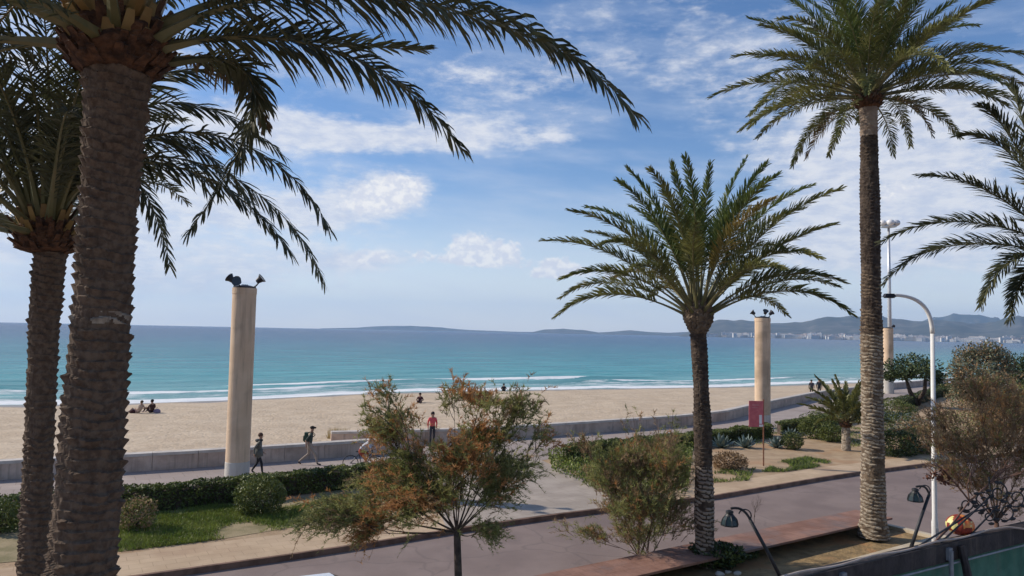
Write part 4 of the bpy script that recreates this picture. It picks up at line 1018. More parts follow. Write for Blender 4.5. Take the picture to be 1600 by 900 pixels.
def colT(p, rnd):
    q = proj(p); n1 = noise.noise(p*1.1+Vector((3, 1, 9))); n2 = noise.noise(p*.9+Vector((8, 2, 1)))
    rust = n1 > (-.12 if (q and 585 < q[0] < 725 and 620 < q[1] < 800) else .15)
    if rust and rnd.random() < .7: return 2
    return 1 if rnd.random() < .35+n2 else (3 if rnd.random() < .18 else 0)
feather_tree('wide tamarisk with green and rust-orange foliage on the near roadside', (tb.x, tb.y, -.15), .019, 4300, reg, seed=3, colfn=colT, blades=26, bl=.075, spl=.36, bw=.17, twig=.005,
             trunk=([(tb.x+.05, tb.y, -.15), (tb.x+.02, tb.y, 1.2), (tb.x, tb.y, tb.z), (tf.x, tf.y, tf.z)], [.10, .085, .072, .065]))
# second tamarisk: many stems from the planter
dT = 20.6
tb2 = P(1010, 868, dT)
reg = [R3(955, 745, 0, 34, 30, w_=.9), R3(1000, 725, .3, 42, 30, w_=1.5), R3(1045, 735, -.2, 34, 38, w_=1.3), R3(1000, 780, -.3, 45, 32, w_=1.3), R3(1050, 800, 0, 30, 35, w_=.8), R3(950, 795, -.2, 38, 26, w_=.55),
       R3(1040, 705, .3, 34, 18, w_=.7), R3(985, 655, 0, 22, 30, w_=.05), R3(1050, 660, .2, 22, 25, w_=.05), R3(1000, 845, 0, 50, 16, w_=.5), R3(925, 835, -.3, 30, 12, w_=.25), R3(915, 700, 0, 22, 16, w_=.15)]
def col2(p, rnd):
    n1 = noise.noise(p*.9+Vector((1, 1, 4)))
    return 3 if n1 > -.05 and rnd.random() < .6 else (1 if rnd.random() < .35 else (0 if rnd.random() < .85 else 2))
feather_tree('bushy many-stemmed tamarisk left of the medium palm', (tb2.x, tb2.y, .05), .018, 2900, reg, seed=8, colfn=col2, spl=.5, bl=.11, blades=24, barkm='bark_red', bw=.11, twig=.006, rise=.85, name='tamarisk_bush')
# third: nearly bare, at the right
dT = 20.
tb3 = P(1560, 850, dT)
reg = [R3(1500, 700, 0, 45, 40, w_=1.), R3(1560, 680, .5, 50, 50, w_=1.2), R3(1600, 720, 0, 50, 50, w_=1.2), R3(1540, 750, -.3, 40, 35, w_=.8), R3(1470, 660, .3, 35, 40, w_=.6), R3(1580, 620, .5, 35, 35, w_=.6), R3(1530, 620, 0, 40, 35, w_=.6), R3(1660, 690, .3, 50, 60, w_=1.2), R3(1485, 740, -.4, 30, 30, w_=.4)]
feather_tree('nearly bare brown tamarisk behind the green fence at right', (tb3.x, tb3.y, -.15), .03, 2300, reg, seed=13, colfn=lambda p, r: 3 if r.random() < .75 else (0 if r.random() < .5 else 2), spl=.6, bl=.11, blades=18, barkm='bark_red', twig=.006, bw=.12, rise=.5,
             trunk=([(tb3.x, tb3.y, -.15), (tb3.x+.05, tb3.y, .6), (tb3.x-.05, tb3.y, 1.4)], [.09, .075, .06]), name='tamarisk_tree')

# clump-crowned trees farther off
def clump_tree(label, base, trunk_pts, trad, clumps, mats, size, nper, seed, name='tree', cat='tree', lump=.2):
    rnd = random.Random(seed); root = thing(name, label, cat, base, 'trees in the far garden')
    wood = MB()
    for pts in trunk_pts: wood.tube(pts, [trad*(1-.6*i/(len(pts)-1)) for i in range(len(pts))], 8)
    fo = MB()
    for (c, rad) in clumps:
        leafcloud(fo, c, rad, nper, size, rnd, len(mats), lump=lump, seed=rnd.random()*50, shell=.75)
        wood.tube([trunk_pts[0][-1], Vector(trunk_pts[0][-1]).lerp(Vector(c), .6), c], [trad*.35, trad*.25, .02], 5)
    wood.build('trunk', 'bark', root, smooth=True); fo.build('crown', list(mats), root); return root
def PP(u, v, d): return P(u, v, d)
d = 70; k = d/F
clump_tree('umbrella-crowned tree with bent double trunk near the farthest column', G(1432, 634), [[G(1432, 634), PP(1422, 612, d), PP(1415, 590, d)], [G(1432, 634), PP(1445, 610, d), PP(1446, 585, d)]], .28,
           [(PP(u, v, d+dd), (ru*k, ru*k, rv*k)) for u, v, dd, ru, rv in [(1400, 575, 0, 22, 15), (1425, 566, 1, 26, 15), (1450, 575, -1, 22, 16), (1462, 590, 0, 14, 12), (1390, 588, 0, 10, 8), (1435, 580, -1.5, 22, 13), (1412, 585, -1, 16, 10)]],
           ('pine', 'shrub_dark'), .24, 700, 1, 'umbrella_tree')
d = 58; k = d/F
clump_tree('large olive-grey tree crown standing above the bushes at right', G(1535, 668), [[G(1535, 668), PP(1530, 620, d), PP(1535, 590, d)], [G(1535, 668), PP(1550, 620, d), PP(1560, 590, d)]], .3,
           [(PP(u, v, d+dd), (ru*k, ru*k, rv*k)) for u, v, dd, ru, rv in [(1500, 585, 0, 20, 28), (1515, 560, 1, 24, 24), (1545, 552, 0, 26, 20), (1565, 572, 0, 22, 26), (1530, 590, -1, 34, 28), (1555, 605, -1, 34, 26), (1505, 615, 0, 26, 24)]],
           ('olive', 'olive', 'tam_brown'), .2, 1500, 2, 'olive_tree')
d = 72; k = d/F
clump_tree('dark green tree behind the olive-grey crown at the right edge', G(1600, 640), [[G(1600, 640), PP(1600, 600, d)]], .3,
           [(PP(u, v, d+dd), (ru*k, ru*k, rv*k)) for u, v, dd, ru, rv in [(1590, 575, 0, 24, 20), (1620, 570, 1, 30, 22), (1650, 590, 0, 30, 30), (1605, 600, -1, 36, 24), (1575, 590, 0, 18, 14)]],
           ('shrub_dark', 'pine'), .24, 1100, 3, 'evergreen_tree')
for i, (u, v, dd, ru, rv) in enumerate([(1480, 618, 84, 22, 10), (1560, 640, 64, 40, 22), (1640, 640, 66, 50, 30), (1700, 600, 90, 60, 40)]):
    k = dd/F; c = P(u, v, dd)
    shrub(['low green bush beside the distant white car', 'broad dark green bush under the olive-grey crown', 'broad bush at the right edge beyond the bare tamarisk', 'large far bush past the right edge'][i],
          (c.x, c.y, 0), (ru*k, ru*k, rv*k), 3500, .2, ('pine', 'tam_dark'), 60+i, group=gb)

# ------------------------------------------------------------------ near side: planter wall, bed, curb, pavement
nd = Vector((NEAR.pts[1][0]-NEAR.pts[0][0], NEAR.pts[1][1]-NEAR.pts[0][1], 0)).normalized(); nn = Vector((nd.y, -nd.x, 0))   # nn points to the viewer
def nb(x, off, z): return Vector((x, NEAR(x), z))+nn*off
def bandslab(x0, x1, o0, o1, z0, z1, mat_, name, mside=None, step=3.):
    mb = MB(); a, b, c, d_ = nb(x0, o0, 0), nb(x1, o0, 0), nb(x1, o1, 0), nb(x0, o1, 0)
    mb.slab([(a.x, a.y), (b.x, b.y), (c.x, c.y), (d_.x, d_.y)], z0, z1); return mb
XE = 11.9; XW = -1.6
o = bandslab(-120, 120, 2.75, 40, -.34, -.03, None, '').build('near_pavement', 'nearpave'); o['kind'] = 'structure'
pw = thing('planter', 'long roadside planter bed with terracotta-topped wall and cream edge', 'planter', nb(4, 1.2, -.15))
bandslab(XW, XE, 0, .22, -.3, .34, None, '').build('wall', 'wall', pw)
bandslab(XW, XE, -.06, 1.2, .34, .40, None, '').build('terracotta_top', 'terracotta', pw)
bandslab(XW, XE+.2, .25, 2.5, -.3, .02, None, '').build('soil', 'bed_soil', pw)
bandslab(XW, XE+.35, 2.52, 2.76, -.3, .12, None, '').build('cream_edge', 'cream', pw)
bandslab(XE+.02, XE+.2, -.06, 2.5, -.3, .12, None, '').build('end_kerb', 'cream', pw)
# plants and stones in the planter
shrub('dark low plant at the foot of the medium palm in the planter', G(1120, 885, .02), (.8, .55, .34), 2600, .10, ('shrub_dark', 'hedge'), 41, name='low_plant', cat='plant')
shrub('small dark plant right of the medium palm base', G(1165, 872, .02), (.4, .3, .18), 900, .08, ('shrub_dark', 'tam_dark'), 42, name='low_plant', cat='plant')
rnd = random.Random(9)
for i, (u, v, r_) in enumerate([(1125, 897, .10), (1138, 894, .07), (1152, 896, .08), (1322, 815, .09), (1333, 822, .08), (1310, 813, .06)]):
    c = G(u, v, .05); mb = MB(); mb.ball(c, r_, 0, 9, 6, (1.3, 1, .7))
    mb.v = [tuple(Vector(v_)+Vector((1, 1, 1))*.02*noise.noise(Vector(v_)*9)) for v_ in mb.v]
    tag(mb.build('stone', 'column_pale', smooth=False), ['pale stone at the bottom edge in the planter, leftmost of three', 'small pale stone between two larger ones at the bottom edge', 'pale stone at the bottom edge, rightmost of three',
        'pale stone against the left of the tallest trunk', 'pale stone lowest beside the tallest trunk', 'smallest pale stone farthest left of the tallest trunk'][i], 'stone', 'pale stones in the planter')
# sapling twig by the lantern
mb = MB(); b_ = G(1178, 822, .02)
def tw(p, d, L, r, n_):
    e_ = p+d*L; mb.tube([p, p.lerp(e_, .5)+Vector((rnd.gauss(0, .02), 0, 0)), e_], [r, r*.8, r*.5], 4, cap=False)
    if n_:
        for _ in range(3): tw(p.lerp(e_, rnd.uniform(.4, 1)), (d+Vector((rnd.gauss(0, .6), rnd.gauss(0, .5), rnd.gauss(0, .3)))).normalized(), L*.62, r*.6, n_-1)
tw(b_, Vector((.1, 0, 1)).normalized(), .6, .012, 3)
tag(mb.build('bare_sapling', 'bark'), 'thin bare sapling beside the left lantern', 'sapling')

# near fence with green fabric
fa, fb = P(1215, 903, 13.1), P(1640, 801, 18.); ztop = 2.0
fa.z = fb.z = 0
fd = (fb-fa).normalized(); fn = Vector((fd.y, -fd.x, 0)); FL = (fb-fa).length
fa2 = fa-fd*7
def fp(s_, off, z): v = fa+fd*s_+fn*off; return Vector((v.x, v.y, z))
fr = thing('terrace_fence', 'green fabric fence with dark top rail in the lower right corner', 'fence', (fa.x, fa.y, -.03))
def fbox(s0, s1, o0, o1, z0, z1, name, mat_):
    mb = MB(); q = [fp(s0, o0, 0), fp(s1, o0, 0), fp(s1, o1, 0), fp(s0, o1, 0)]; mb.slab([(v.x, v.y) for v in q], z0, z1); return mb.build(name, mat_, fr)
# fabric as a slightly slack sheet
mb = MB(); nx, nz = 120, 14
for j in range(nz+1):
    for i in range(nx+1):
        s_ = -7+(FL+9)*i/nx; z = .05+1.60*j/nz; b = .035*sin(s_*4.2+.6*sin(z*3))+.02*noise.noise(Vector((s_*2.2, z*2, 0)))
        mb.v.append(tuple(fp(s_, b, z)))
for j in range(nz):
    for i in range(nx): a = j*(nx+1)+i; mb.f.append((a, a+1, a+2+nx, a+1+nx)); mb.m.append(0)
mb.build('green_fabric', 'mesh_green', fr, smooth=True)
fbox(-7, FL+2, -.12, .14, 1.66, 2.02, 'top_rail', 'rail_dark')
mb = MB(); mb.tube([fp(-7, .17, 1.62), fp(FL+2, .17, 1.62)], .022, 8); mb.build('lower_pipe', 'rail_grey', fr)
pts = [fp(s_, .05, 2.06+.02*sin(s_*3)) for s_ in frange(-7, FL*.72, .3)]+[fp(FL*.78, .1, 2.07), fp(FL*.84, .25, 1.98), fp(FL*.9, .35, 1.85), fp(FL+1.5, .35, 1.8)]
mb = MB(); mb.tube(pts, .022, 7); mb.build('top_pipe', 'rope', fr)
for s_ in (-4.5, -1.6, 1.55, 5.0):
    mb = MB(); mb.tube([fp(s_, .21, -.03), fp(s_, .21, 1.9)], .045, 10); mb.box(fp(s_, .16, 1.83), (.13, .1, .24), math.atan2(fd.y, fd.x)); mb.build('post', 'rail_grey', fr)
mb = MB(); mb.tube([fp(5.55, .3, -.03), fp(5.5, .3, 1.2), fp(5.4, .2, 1.95)], [.1, .09, .07], 8); mb.build('dark_post', 'rail_dark', fr)

# lanterns on slanting arms
def lantern(label, u, v, dist, s0, knee):
    h = P(u, v, dist); bs = fp(s0, .0, 1.97); root = thing('lantern', label, 'lantern', bs, 'lanterns leaning out over the fence')
    k = P(knee[0], knee[1], dist)
    mb = MB(); mb.tube([bs, bs.lerp(k, .5)+Vector((0, 0, .02)), k], [.036, .032, .03], 9); mb.build('arm', 'iron', root, smooth=True)
    mb = MB(); c1 = h+Vector((.06, 0, .18))
    mb.tube(bez([k, k+Vector((-.05, 0, .10)), h+Vector((.22, 0, .20)), h+Vector((.02, 0, .15))], 8), .022, 7)
    sw = [k+Vector((.02, 0, .02))+Vector((-.14+.14*cos(a), 0, .05+.13*sin(a)))*(1-.02*i) for i, a in enumerate([x*.35 for x in range(-2, 9)])]
    mb.tube(sw, .012, 6); mb.build('scroll', 'iron', root)
    mb = MB(); mb.lathe(h, [(0.016, 0.164), (0.082, 0.139), (0.090, 0.098), (0.049, 0.086)], 16)
    mb.lathe(h, [(0.074, 0.082), (0.107, 0.033), (0.082, 0.012)], 16); mb.v = [tuple(h+(Vector(q)-h)*.78) for q in mb.v]; mb.build('cap', 'iron', root)
    mb = MB(); mb.lathe(h, [(0.180, -0.172), (0.193, -0.156), (0.164, -0.049), (0.107, 0.025), (0.082, 0.049)], 8); mb.v = [tuple(h+(Vector(q)-h)*.78) for q in mb.v]; mb.build('glass_shade', 'teal', root)
    mb = MB()
    for i in range(8):
        a = 2*pi*i/8; mb.tube([h+Vector((.197*cos(a), .197*sin(a), -.164)), h+Vector((.17*cos(a), .17*sin(a), -.049)), h+Vector((.086*cos(a), .086*sin(a), .049))], .009, 4)
    mb.lathe(h, [(0.201, -0.184), (0.201, -0.164), (0.164, -0.168)], 8); mb.v = [tuple(h+(Vector(q)-h)*.78) for q in mb.v]; mb.build('ribs', 'iron', root)
lantern('dark green-glass lantern on a slanting arm beside the terracotta planter', 1140, 808, 13.2, .12, (1172, 812))
lantern('green-glass lantern in front of the curved street lamp', 1430, 772, 15.4, 3.9, (1452, 772))

# orange ornament ball on the fence
oc = P(1500, 820, 16.4)
orn = thing('ornament_ball', 'round orange and yellow painted ornament resting on the fence rail', 'ornament', oc, None)
mb = MB(); n1, n2 = 48, 28; rr = .25
for i in range(n2+1):
    th = pi*i/n2
    for j in range(n1):
        a = 2*pi*j/n1; r_ = rr*(1+.035*cos(a*10)*sin(th)); mb.v.append((oc.x+1.12*r_*sin(th)*cos(a), oc.y+r_*sin(th)*sin(a), oc.z-.88*r_*cos(th)))
for i in range(n2):
    for j in range(n1):
        a = i*n1+j; b = i*n1+(j+1) % n1; mb.f.append((a, b, b+n1, a+n1))
        x, z = mb.v[a][0]-oc.x, mb.v[a][2]-oc.z; ns_ = noise.noise(Vector(mb.v[a])*5.5)
        mb.m.append(2 if ns_ > .10 or (abs(x-.02) < .06 and -.16 < z < -.02) else (1 if (x < -.17 or z < -.19 and x < .06 or -.05 > ns_ > -.12) else 0))
mb.build('shell', ['orange', 'yellow', 'darkred'], orn, smooth=True)
mb = MB(); mb.tube([oc+Vector((0, 0, .28)), oc+Vector((.01, 0, .36)), oc+Vector((.05, 0, .40))], [.03, .022, .012], 8); mb.build('stalk', 'bark', orn)
# wrought-iron scrollwork
ir = fp(4.9, 0, 1.97); ironr = thing('scroll_ornament', 'dark wrought-iron scrollwork standing on the fence right of the orange ball', 'ornament', ir)
def spiral(c, r0, turns, sgn=1, a0=0, N=26):
    return [c+Vector((cos(a0+sgn*turns*2*pi*i/N), 0, sin(a0+sgn*turns*2*pi*i/N)))*r0*(1-.75*i/N) for i in range(N+1)]
mb = MB(); rnd = random.Random(3)
for (u, v, r_, t_, sg, a_) in [(1536, 752+30, .20, 1.4, 1, 0), (1560, 770, .22, 1.3, -1, 1.5), (1588, 778, .24, 1.4, 1, 2.5), (1510, 788, .16, 1.2, -1, .5), (1572, 800, .2, 1.2, 1, 4), (1545, 806, .18, 1.3, -1, 3)]:
    c = P(u, v, 16.6+rnd.uniform(-.2, .2)); mb.tube(spiral(c, r_, t_, sg, a_), .016, 6)
    for q in range(5):
        a = rnd.uniform(0, 6.28); lc = c+Vector((cos(a), 0, sin(a)))*r_*1.0; mb.ball(lc, .05, 0, 6, 4, (1.5, .3, .7))
mb.tube([fp(3.9, 0, 1.97), P(1520, 800, 16.4), P(1560, 790, 16.6), fp(6., 0, 1.97)], .02, 6); mb.tube([fp(4.9, 0, 1.97), P(1548, 775, 16.5), P(1545, 745, 16.6)], .02, 6)
mb.build('scrolls', 'iron', ironr)
# long bare branch and cluster near it
mb = MB(); rnd = random.Random(31)
def limb(a_, b_, r_, n_):
    mid = a_.lerp(b_, .5)+Vector((rnd.gauss(0, .04), rnd.gauss(0, .05), rnd.gauss(0, .04))); mb.tube([a_, mid, b_], [r_, r_*.8, r_*.55], 5, cap=False)
    if n_:
        for _ in range(3):
            s_ = a_.lerp(b_, rnd.uniform(.3, 1)); L = (b_-a_).length*.5
            limb(s_, s_+((b_-a_).normalized()+Vector((rnd.gauss(0, .6), rnd.gauss(0, .4), rnd.gauss(.2, .4)))).normalized()*L, r_*.6, n_-1)
j0 = fp(4.6, .0, 1.97); j1 = P(1515, 783, 16.5)
limb(j0, j1, .03, 0); limb(j1, P(1580, 725, 16.8), .026, 3); limb(j1, P(1475, 735, 16.2), .022, 3); limb(j1, P(1520, 730, 16.5), .018, 2)
rt = thing('bare_branch', 'forked bare branch rising above the fence by the orange ball', 'branch', j0); mb.build('twigs', 'bark_red', rt)
fo = MB(); leafcloud(fo, P(1459, 745, 16.2), (.18, .12, .12), 60, .09, rnd); leafcloud(fo, P(1477, 746, 16.2), (.13, .1, .18), 70, .09, rnd); fo.build('withered_leaves', 'bare_brown', rt)

# ------------------------------------------------------------------ cars
def car(label, c, heading, s=1., pm='carwhite', group=None):
    root = thing('parked_car', label, 'car', c, group); root.rotation_euler = (0, 0, heading)
    def bl(mb, name, mats, par=root, smooth=False):
        o = mb.build(name, mats, par, smooth=smooth, loc=(0, 0, 0)); return o
    # side outline lofted across the width, x = length
    prof = [(-2.1, .32), (-2.15, .62), (-2.05, .86), (-1.75, .93), (-1.25, 1.02), (-.55, 1.42), (.1, 1.49), (.85, 1.46), (1.55, 1.12), (1.95, 1.0), (2.08, .7), (2.05, .32)]
    mb = MB(); secs = [(-.86, .93, -.02), (-.80, .99, 0), (-.55, 1., .02), (0, 1., .035), (.55, 1., .02), (.80, .99, 0), (.86, .93, -.02)]
    for y, f, up in secs:
        for x, z in prof:
            yy = y*(1-.22*max(0, (z-.95)/.5)) ; mb.v.append((x*f, yy, z+up*(1 if z > .9 else 0)))
    n_ = len(prof)
    for i in range(len(secs)-1):
        for j in range(n_-1): a = i*n_+j; mb.f.append((a, a+1, a+1+n_, a+n_)); mb.m.append(1 if (j in (4, 7)) and 0 < i < 5 else 0)
        a = i*n_; mb.f.append((a+n_-1, a, a+n_, a+2*n_-1)); mb.m.append(0)
    mb.f.append(tuple(range(n_))); mb.m.append(0); mb.f.append(tuple(reversed(range((len(secs)-1)*n_, len(secs)*n_)))); mb.m.append(0)
    bl(mb, 'body', [pm, 'glass'])
    for sy in (-1, 1):
        mb = MB(); P_ = [(-1.05, 1.03), (-.52, 1.36), (.1, 1.42), (.8, 1.39), (1.25, 1.08)]
        mb.face([(x, sy*(.875*(1-.22*max(0, (z-.95)/.5))+.004), z) for x, z in P_]); bl(mb, 'side_window', 'glass')
        for x in (-1.3, 1.32):
            mb = MB(); mb.tube([(x, sy*.68, .32), (x, sy*.885, .32)], .32, 20); wv = bl(mb, 'wheel', 'rubber')
            h = MB(); h.tube([(x, sy*.87, .32), (x, sy*.895, .32)], .19, 14); bl(h, 'rim', 'galv', wv)
        mb = MB(); mb.box((-2.06, sy*.62, .72), (.12, .3, .14)); bl(mb, 'headlight', 'whitepaint')
        mb = MB(); mb.box((2.02, sy*.68, .82), (.1, .22, .2)); bl(mb, 'tail_lamp', 'lampred')
        mb = MB(); mb.box((-.85, sy*.95, 1.02), (.16, .16, .12)); bl(mb, 'mirror', pm)
    root.scale = (s, s, s)
    return root
rp = P(462, 896, 14.2); rp2 = P(462, 890, 15.0)
car('pale silver-white car, only its roof showing at the bottom edge', (rp.x, rp.y, -.15), R(31))
wc = G(1489, 616)
car('distant white parked car among the trees at right', (wc.x, wc.y, 0), R(60), .95, 'whitepaint')

# ------------------------------------------------------------------ people
def person(label, loc, heading, J, cols, scale=1., hair='short', group='people on beach and promenade', extras=None, cloth=None):
    """J: joint positions in body axes (x right, y forward, z up). cols: colours for skin, top, legs, shoes, hair"""
    root = thing('person', label, 'person', loc, group)
    names = ['pelvis', 'waist', 'chest', 'neck', 'head', 'crown', 'shL', 'elL', 'wrL', 'haL', 'shR', 'elR', 'wrR', 'haR', 'hiL', 'knL', 'anL', 'toL', 'hiR', 'knR', 'anR', 'toR']
    rad = dict(pelvis=.135, waist=.125, chest=.15, neck=.055, head=.088, crown=.08, shL=.062, elL=.045, wrL=.03, haL=.036, shR=.062, elR=.045, wrR=.03, haR=.036,
               hiL=.095, knL=.062, anL=.042, toL=.038, hiR=.095, knR=.062, anR=.042, toR=.038)
    edges = [('pelvis', 'waist'), ('waist', 'chest'), ('chest', 'neck'), ('neck', 'head'), ('head', 'crown'), ('chest', 'shL'), ('shL', 'elL'), ('elL', 'wrL'), ('wrL', 'haL'),
             ('chest', 'shR'), ('shR', 'elR'), ('elR', 'wrR'), ('wrR', 'haR'), ('pelvis', 'hiL'), ('hiL', 'knL'), ('knL', 'anL'), ('anL', 'toL'), ('pelvis', 'hiR'), ('hiR', 'knR'), ('knR', 'anR'), ('anR', 'toR')]
    me = bpy.data.meshes.new('body'); me.from_pydata([Vector(J[k])*scale for k in names], [(names.index(a), names.index(b)) for a, b in edges], [])
    tmp = bpy.data.objects.new('tmp_body', me); C.objects.link(tmp)
    md = tmp.modifiers.new('skin', 'SKIN'); sk = me.skin_vertices[0].data
    for i, k in enumerate(names):
        r_ = rad[k]*scale*(1.12 if cloth == 'coat' and k in ('pelvis', 'waist', 'chest', 'elL', 'elR') else 1); sk[i].radius = (r_, r_); sk[i].use_root = (k == 'pelvis')
    md2 = tmp.modifiers.new('sub', 'SUBSURF'); md2.levels = 2; md2.render_levels = 2
    dg = bpy.context.evaluated_depsgraph_get(); ev = tmp.evaluated_get(dg); m2 = bpy.data.meshes.new_from_object(ev)
    bpy.data.objects.remove(tmp)
    mats = [plainM('skin_tone', cols[0]), plainM('top_cloth', cols[1]), plainM('leg_cloth', cols[2]), plainM('shoe', cols[3])]
    seg = [(Vector(J[a])*scale, Vector(J[b])*scale, a, b) for a, b in edges]
    def zone(p):
        best = None
        for a, b, na, nb_ in seg:
            t = max(0, min(1, (p-a).dot(b-a)/max(1e-9, (b-a).length_squared))); dd = (p-(a+(b-a)*t)).length
            if best is None or dd < best[0]: best = (dd, na, nb_, t)
        _, na, nb_, t = best
        if nb_ in ('head', 'crown'): return 0
        if nb_ == 'neck': return 1 if t < .6 else 0
        if nb_ in ('haL', 'haR'): return 0
        if nb_ in ('wrL', 'wrR'): return 1 if cloth in ('coat', 'long') else 0
        if nb_ in ('toL', 'toR'): return 3
        if nb_ in ('anL', 'anR'): return 0 if cloth == 'shorts' else (3 if t > .93 else 2)
        if nb_ in ('knL', 'knR', 'hiL', 'hiR'): return (1 if cloth == 'coat' and t < .45 and na != 'pelvis' or (cloth == 'coat' and na == 'pelvis') else (0 if cloth == 'swim' else 2))
        if nb_ == 'waist': return 1 if (t > .4 or cloth == 'coat') else 2
        return 1
    mi = [zone(pl.center) for pl in m2.polygons]
    m2.materials.clear()
    for m_ in mats: m2.materials.append(m_)
    m2.polygons.foreach_set('material_index', mi); m2.polygons.foreach_set('use_smooth', [True]*len(mi))
    # fingers and thumb joined to the hands, nose and ears to the head
    ex = MB()
    for s_ in 'LR':
        h = Vector(J['ha'+s_])*scale; wv = Vector(J['wr'+s_])*scale; d = (h-wv).normalized(); sd = d.cross(Vector((0, 1, 0.2))).normalized(); nrm = sd.cross(d)
        for i, ln in enumerate((.065, .078, .072, .055)):
            b0 = h+d*.02*scale+sd*(i-1.5)*.019*scale; ex.tube([b0, b0+d*ln*.55*scale, b0+(d*ln*.85+nrm*.02)*scale], [.010*scale, .009*scale, .007*scale], 5)
        b0 = h-d*.015*scale-sd*.025*scale; ex.tube([b0, b0+(d*.03-sd*.03)*scale, b0+(d*.055-sd*.035)*scale], [.012*scale, .010*scale, .008*scale], 5)
    hd = Vector(J['head'])*scale; fw = Vector(J.get('look', (0, 1, 0))).normalized(); sdh = Vector((fw.y, -fw.x, 0)).normalized()
    ex.tube([hd+fw*.095*scale+Vector((0, 0, .035))*scale, hd+fw*.118*scale+Vector((0, 0, .0))*scale], [.008*scale, .016*scale], 5)
    for sg in (-1, 1): ex.ball(hd+sdh*sg*.095*scale, .026*scale, 0, 6, 5, (.6, 1, 1.2))
    k0 = len(m2.vertices)
    base_v = [tuple(v.co) for v in m2.vertices]+ex.v; base_f = [tuple(p.vertices) for p in m2.polygons]+[tuple(i+k0 for i in f) for f in ex.f]
    bod = MB(); bod.v = base_v; bod.f = base_f; bod.m = mi+[0]*len(ex.f)
    rotm = heading
    root.rotation_euler = (0, 0, -rotm)
    bod.build('body', mats, root, smooth=True, loc=(0, 0, 0))
    hm = plainM('hair_colour', cols[4]); hb = MB(); cr = Vector(J['head']).lerp(Vector(J['crown']), .62)*scale
    if hair == 'cap':
        hb.ball(cr+Vector((0, 0, .03))*scale, .105*scale, 0, 12, 8, (1, 1.08, .72)); hb.tube([cr+fw*.07*scale+Vector((0, 0, .03))*scale, cr+fw*.17*scale+Vector((0, 0, .015))*scale], [.05*scale, .035*scale], 6)
        hb.build('cap', hm, root, smooth=True, loc=(0, 0, 0))
    else:
        hb.ball(cr-fw*.022*scale+Vector((0, 0, .015))*scale, .108*scale, 0, 12, 8, (1, 1.02, .95))
        if hair == 'long': hb.tube([cr-fw*.06*scale, Vector(J['neck'])*scale-fw*.07*scale+Vector((0, 0, .0)), Vector(J['chest'])*scale-fw*.14*scale], [.085*scale, .075*scale, .035*scale], 8)
        hb.build('hair', hm, root, smooth=True, loc=(0, 0, 0))
    if extras: extras(root, J, scale)
    return root
def walkJ(st=.32, arm=.22, bend=.05):
    return dict(pelvis=(0, 0, .95), waist=(0, .02, 1.1), chest=(0, .03+bend, 1.33), neck=(0, .04+bend, 1.49), head=(0, .07+bend, 1.61), crown=(0, .06+bend, 1.70),
        shL=(-.18, .03+bend, 1.40), elL=(-.24, -.07+bend, 1.13), wrL=(-.22, .0+arm*.6, .92), haL=(-.21, .03+arm*.8, .86), shR=(.18, .03+bend, 1.40), elR=(.24, -.12, 1.14), wrR=(.23, -.08-arm*.2, .90), haR=(.23, -.06-arm*.2, .82),
        hiL=(-.09, 0, .90), knL=(-.10, -.02, .50), anL=(-.10, -st*1.15, .14), toL=(-.10, -st*1.15+.12, .04), hiR=(.09, 0, .90), knR=(.10, st*.75, .50), anR=(.10, st, .08), toR=(.11, st+.17, .04))
def sitJ(lean=.0, knee=.38):
    return dict(pelvis=(0, 0, .13), waist=(0, -.02-lean*.25, .28), chest=(0, -.03-lean*.6, .50), neck=(0, 0-lean*.8, .66), head=(0, .04-lean*.85, .78), crown=(0, .03-lean*.9, .87),
        shL=(-.18, -.02-lean*.65, .57), elL=(-.27, .10-lean, .36), wrL=(-.2, .30-lean*.9, .33), haL=(-.16, .36-lean*.8, .34), shR=(.18, -.02-lean*.65, .57), elR=(.27, .08-lean, .36), wrR=(.2, .30-lean*.9, .33), haR=(.16, .36-lean*.8, .34),
        hiL=(-.1, .06, .12), knL=(-.15, .42, knee), anL=(-.12, .72, .10), toL=(-.12, .88, .06), hiR=(.1, .06, .12), knR=(.15, .44, knee*.9), anR=(.12, .76, .10), toR=(.12, .92, .06))
SK = (.42, .25, .17)
def backpack(col):
    def f(root, J, s_):
        mb = MB(); c = Vector(J['chest'])*s_+Vector((0, -.22, -.06)); mb.box(c, (.30*s_, .17*s_, .42*s_), taper=.85); mb.box(c+Vector((0, -.1*s_, -.06*s_)), (.22*s_, .06*s_, .22*s_), taper=.9)
        mb.build('backpack', plainM('backpack_cloth', col), root, loc=(0, 0, 0))
        for sg in (-1, 1):
            mb = MB(); mb.tube([c+Vector((sg*.1, .07, .18)), Vector(J['chest'])*s_+Vector((sg*.11, .02, .19)), Vector(J['chest'])*s_+Vector((sg*.12, .165, .02)), c+Vector((sg*.13, .10, -.16))], .018, 6); mb.build('strap', plainM('strap_cloth', (.02, .025, .02)), root, loc=(0, 0, 0))
    return f
def hood(root, J, s_):
    mb = MB(); mb.lathe(Vector(J['neck'])*s_+Vector((0, -.05, -.07)), [(.13, -.03), (.17, .02), (.15, .07), (.09, .09)], 14); mb.build('hood', plainM('hood_cloth', (.04, .045, .045)), root, smooth=True, loc=(0, 0, 0))
    mb = MB(); c = Vector(J['pelvis'])*s_; mb.lathe(c+Vector((0, .01, -.17)), [(.20, 0), (.195, .12), (.17, .3)], 16); mb.build('coat_skirt', plainM('coat_cloth', (.12, .125, .11)), root, smooth=True, loc=(0, 0, 0))
g1 = G(402, 741)
person('person in long grey coat walking right beside the tallest-looking column', g1, R(80), walkJ(.22, .25, .03), (SK, (.12, .125, .11), (.012, .013, .018), (.02, .02, .02), (.10, .05, .03)), .98, cloth='coat', extras=hood)
g2 = G(482, 727)
